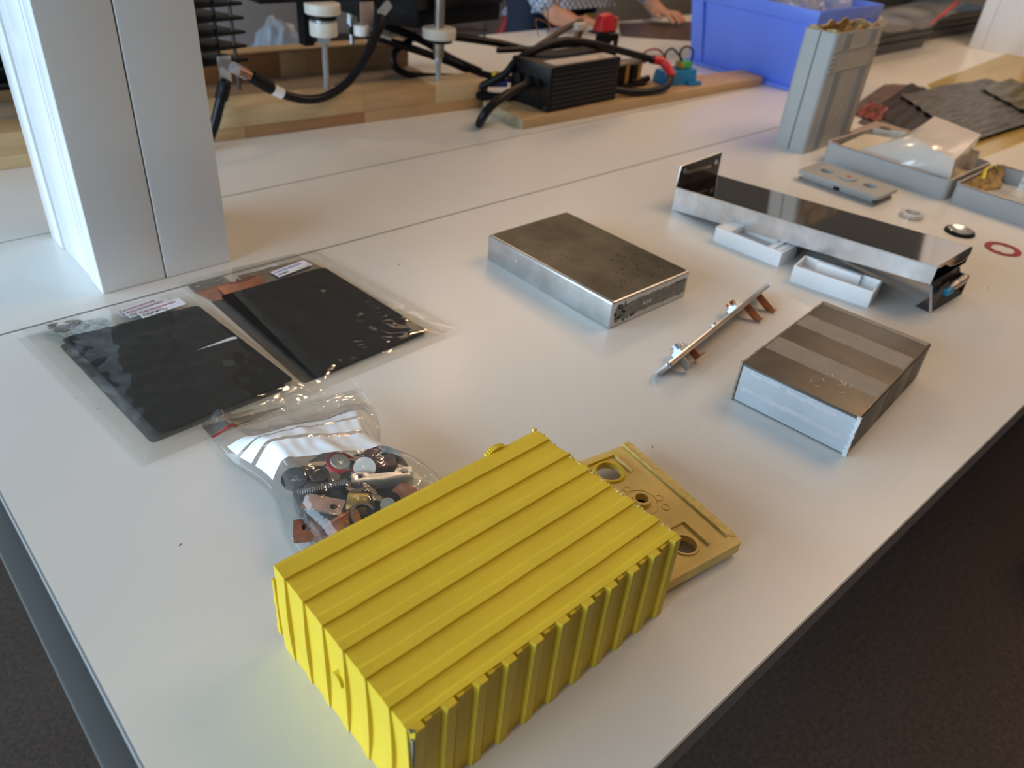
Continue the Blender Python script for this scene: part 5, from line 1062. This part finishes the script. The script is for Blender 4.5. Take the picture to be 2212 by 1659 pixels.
for s in (-1, 1):
    B().cyl((2.26 + s * .030, 1.925, .725), (2.26 + s * .030, 1.915, .723), .011, 14).build('eye', eye_m, pe, world=True, smooth_=True)
    b = B(); bmesh.ops.create_uvsphere(b.bm, u_segments=10, v_segments=8, radius=1)
    for q in b.bm.verts: q.co = Vector((2.26 + s * .083 + q.co.x * .008, 2.0 + q.co.y * .018, .715 + q.co.z * .030))
    b.build('ear', skin, pe, world=True, smooth_=True)
b = B(); b.frust([(2.247, 1.925, .69), (2.273, 1.925, .69), (2.268, 1.90, .692), (2.252, 1.90, .692)], [(2.255, 1.925, .73), (2.265, 1.925, .73), (2.263, 1.918, .73), (2.257, 1.918, .73)]); b.build('nose', skin, pe, world=True, bevel=.003)
B().box(2.24, 2.28, 1.912, 1.925, .662, .670).build('mouth', lip_m, pe, world=True, bevel=.003)
B().box(2.285, 2.335, 2.080, 2.090, -.012, .004).build('belt_buckle', gold, pe, world=True, bevel=.002)

# ------------------------------------------------------------------ background furniture
cb = thing('grey_cabinet_row', 'row of grey cabinets standing against the space behind the far table', 'cabinet', (2.0, 3.15, -TZ))
B().box(.7, 4.2, 2.92, 3.35, -TZ, .25).build('cabinet_body', cab_grey, cb, world=True)
for k in range(7):
    x = .70 + k * .5; m_ = cab_grey if k % 2 else mat('cabinet_warm_grey', (.27, .245, .22), .45)
    B().box(x + .004, x + .496, 2.90, 2.919, -TZ + .06, .24).build('cabinet_door', m_, cb, world=True, bevel=.003)
    B().box(x + .45, x + .462, 2.885, 2.90, -.15, -.02).build('door_handle', steel_dark, cb, world=True)
bb = thing('black_equipment_box', 'black equipment box standing low in front of the grey cabinets', 'equipment box', (1.62, 2.72, -TZ)); B().box(-.11, .13, -.12, .12, 0, TZ - .165).build('box_body', black, bb, bevel=.01); B().box(-.09, .11, -.123, -.118, .1, TZ - .2).build('front_grille', steel_dark, bb)
cbag = thing('clear_sack', 'bluish clear plastic sack slumped in front of the grey cabinets', 'plastic bag', (1.38, 2.70, -TZ))
b = B(); bmesh.ops.create_icosphere(b.bm, subdivisions=4, radius=1)
for q in b.bm.verts: d = 1 + .35 * noise.noise(q.co * 1.5) + .12 * noise.noise(q.co * 5); q.co = Vector((q.co.x * .13 * d, q.co.y * .12 * d, (q.co.z * d + 1.2) * .30))
b.build('sack_film', film('sack_film', tint=(.80, .86, .92), milk=.35, milkcol=(.45, .52, .60), rough=.12, bump=.8, bscale=12), cbag, smooth_=True)
cable('thick dark red hose hanging from the cabinets beside the person', [(2.36, 2.78, -.72), (2.40, 2.76, -.40), (2.50, 2.74, -.16), (2.60, 2.74, .02), (2.64, 2.78, .24)], .022, mat('red_hose', (.25, .02, .02), .5), name='red_hose')

# black bag on the carpet at the near right
sk = thing('black_bag', 'black bag standing on the carpet at the lower right edge', 'bag', (1.84, -.10, -TZ), -20)
b = B(); b.box(-.16, .16, -.22, .12, 0, .30); b.build('bag_body', black, sk, bevel=.05, seg=4)
B().tube([(-.07, -.05, .29), (-.06, -.05, .36), (.06, -.05, .36), (.07, -.05, .29)], .010, 10, 5).build('bag_handle', black, sk, smooth_=True)

# ------------------------------------------------------------------ lift everything by the table height (the floor is at z = 0)
for o in list(bpy.data.objects):
    if o.parent is None and o.type != 'CAMERA': o.location.z += TZ
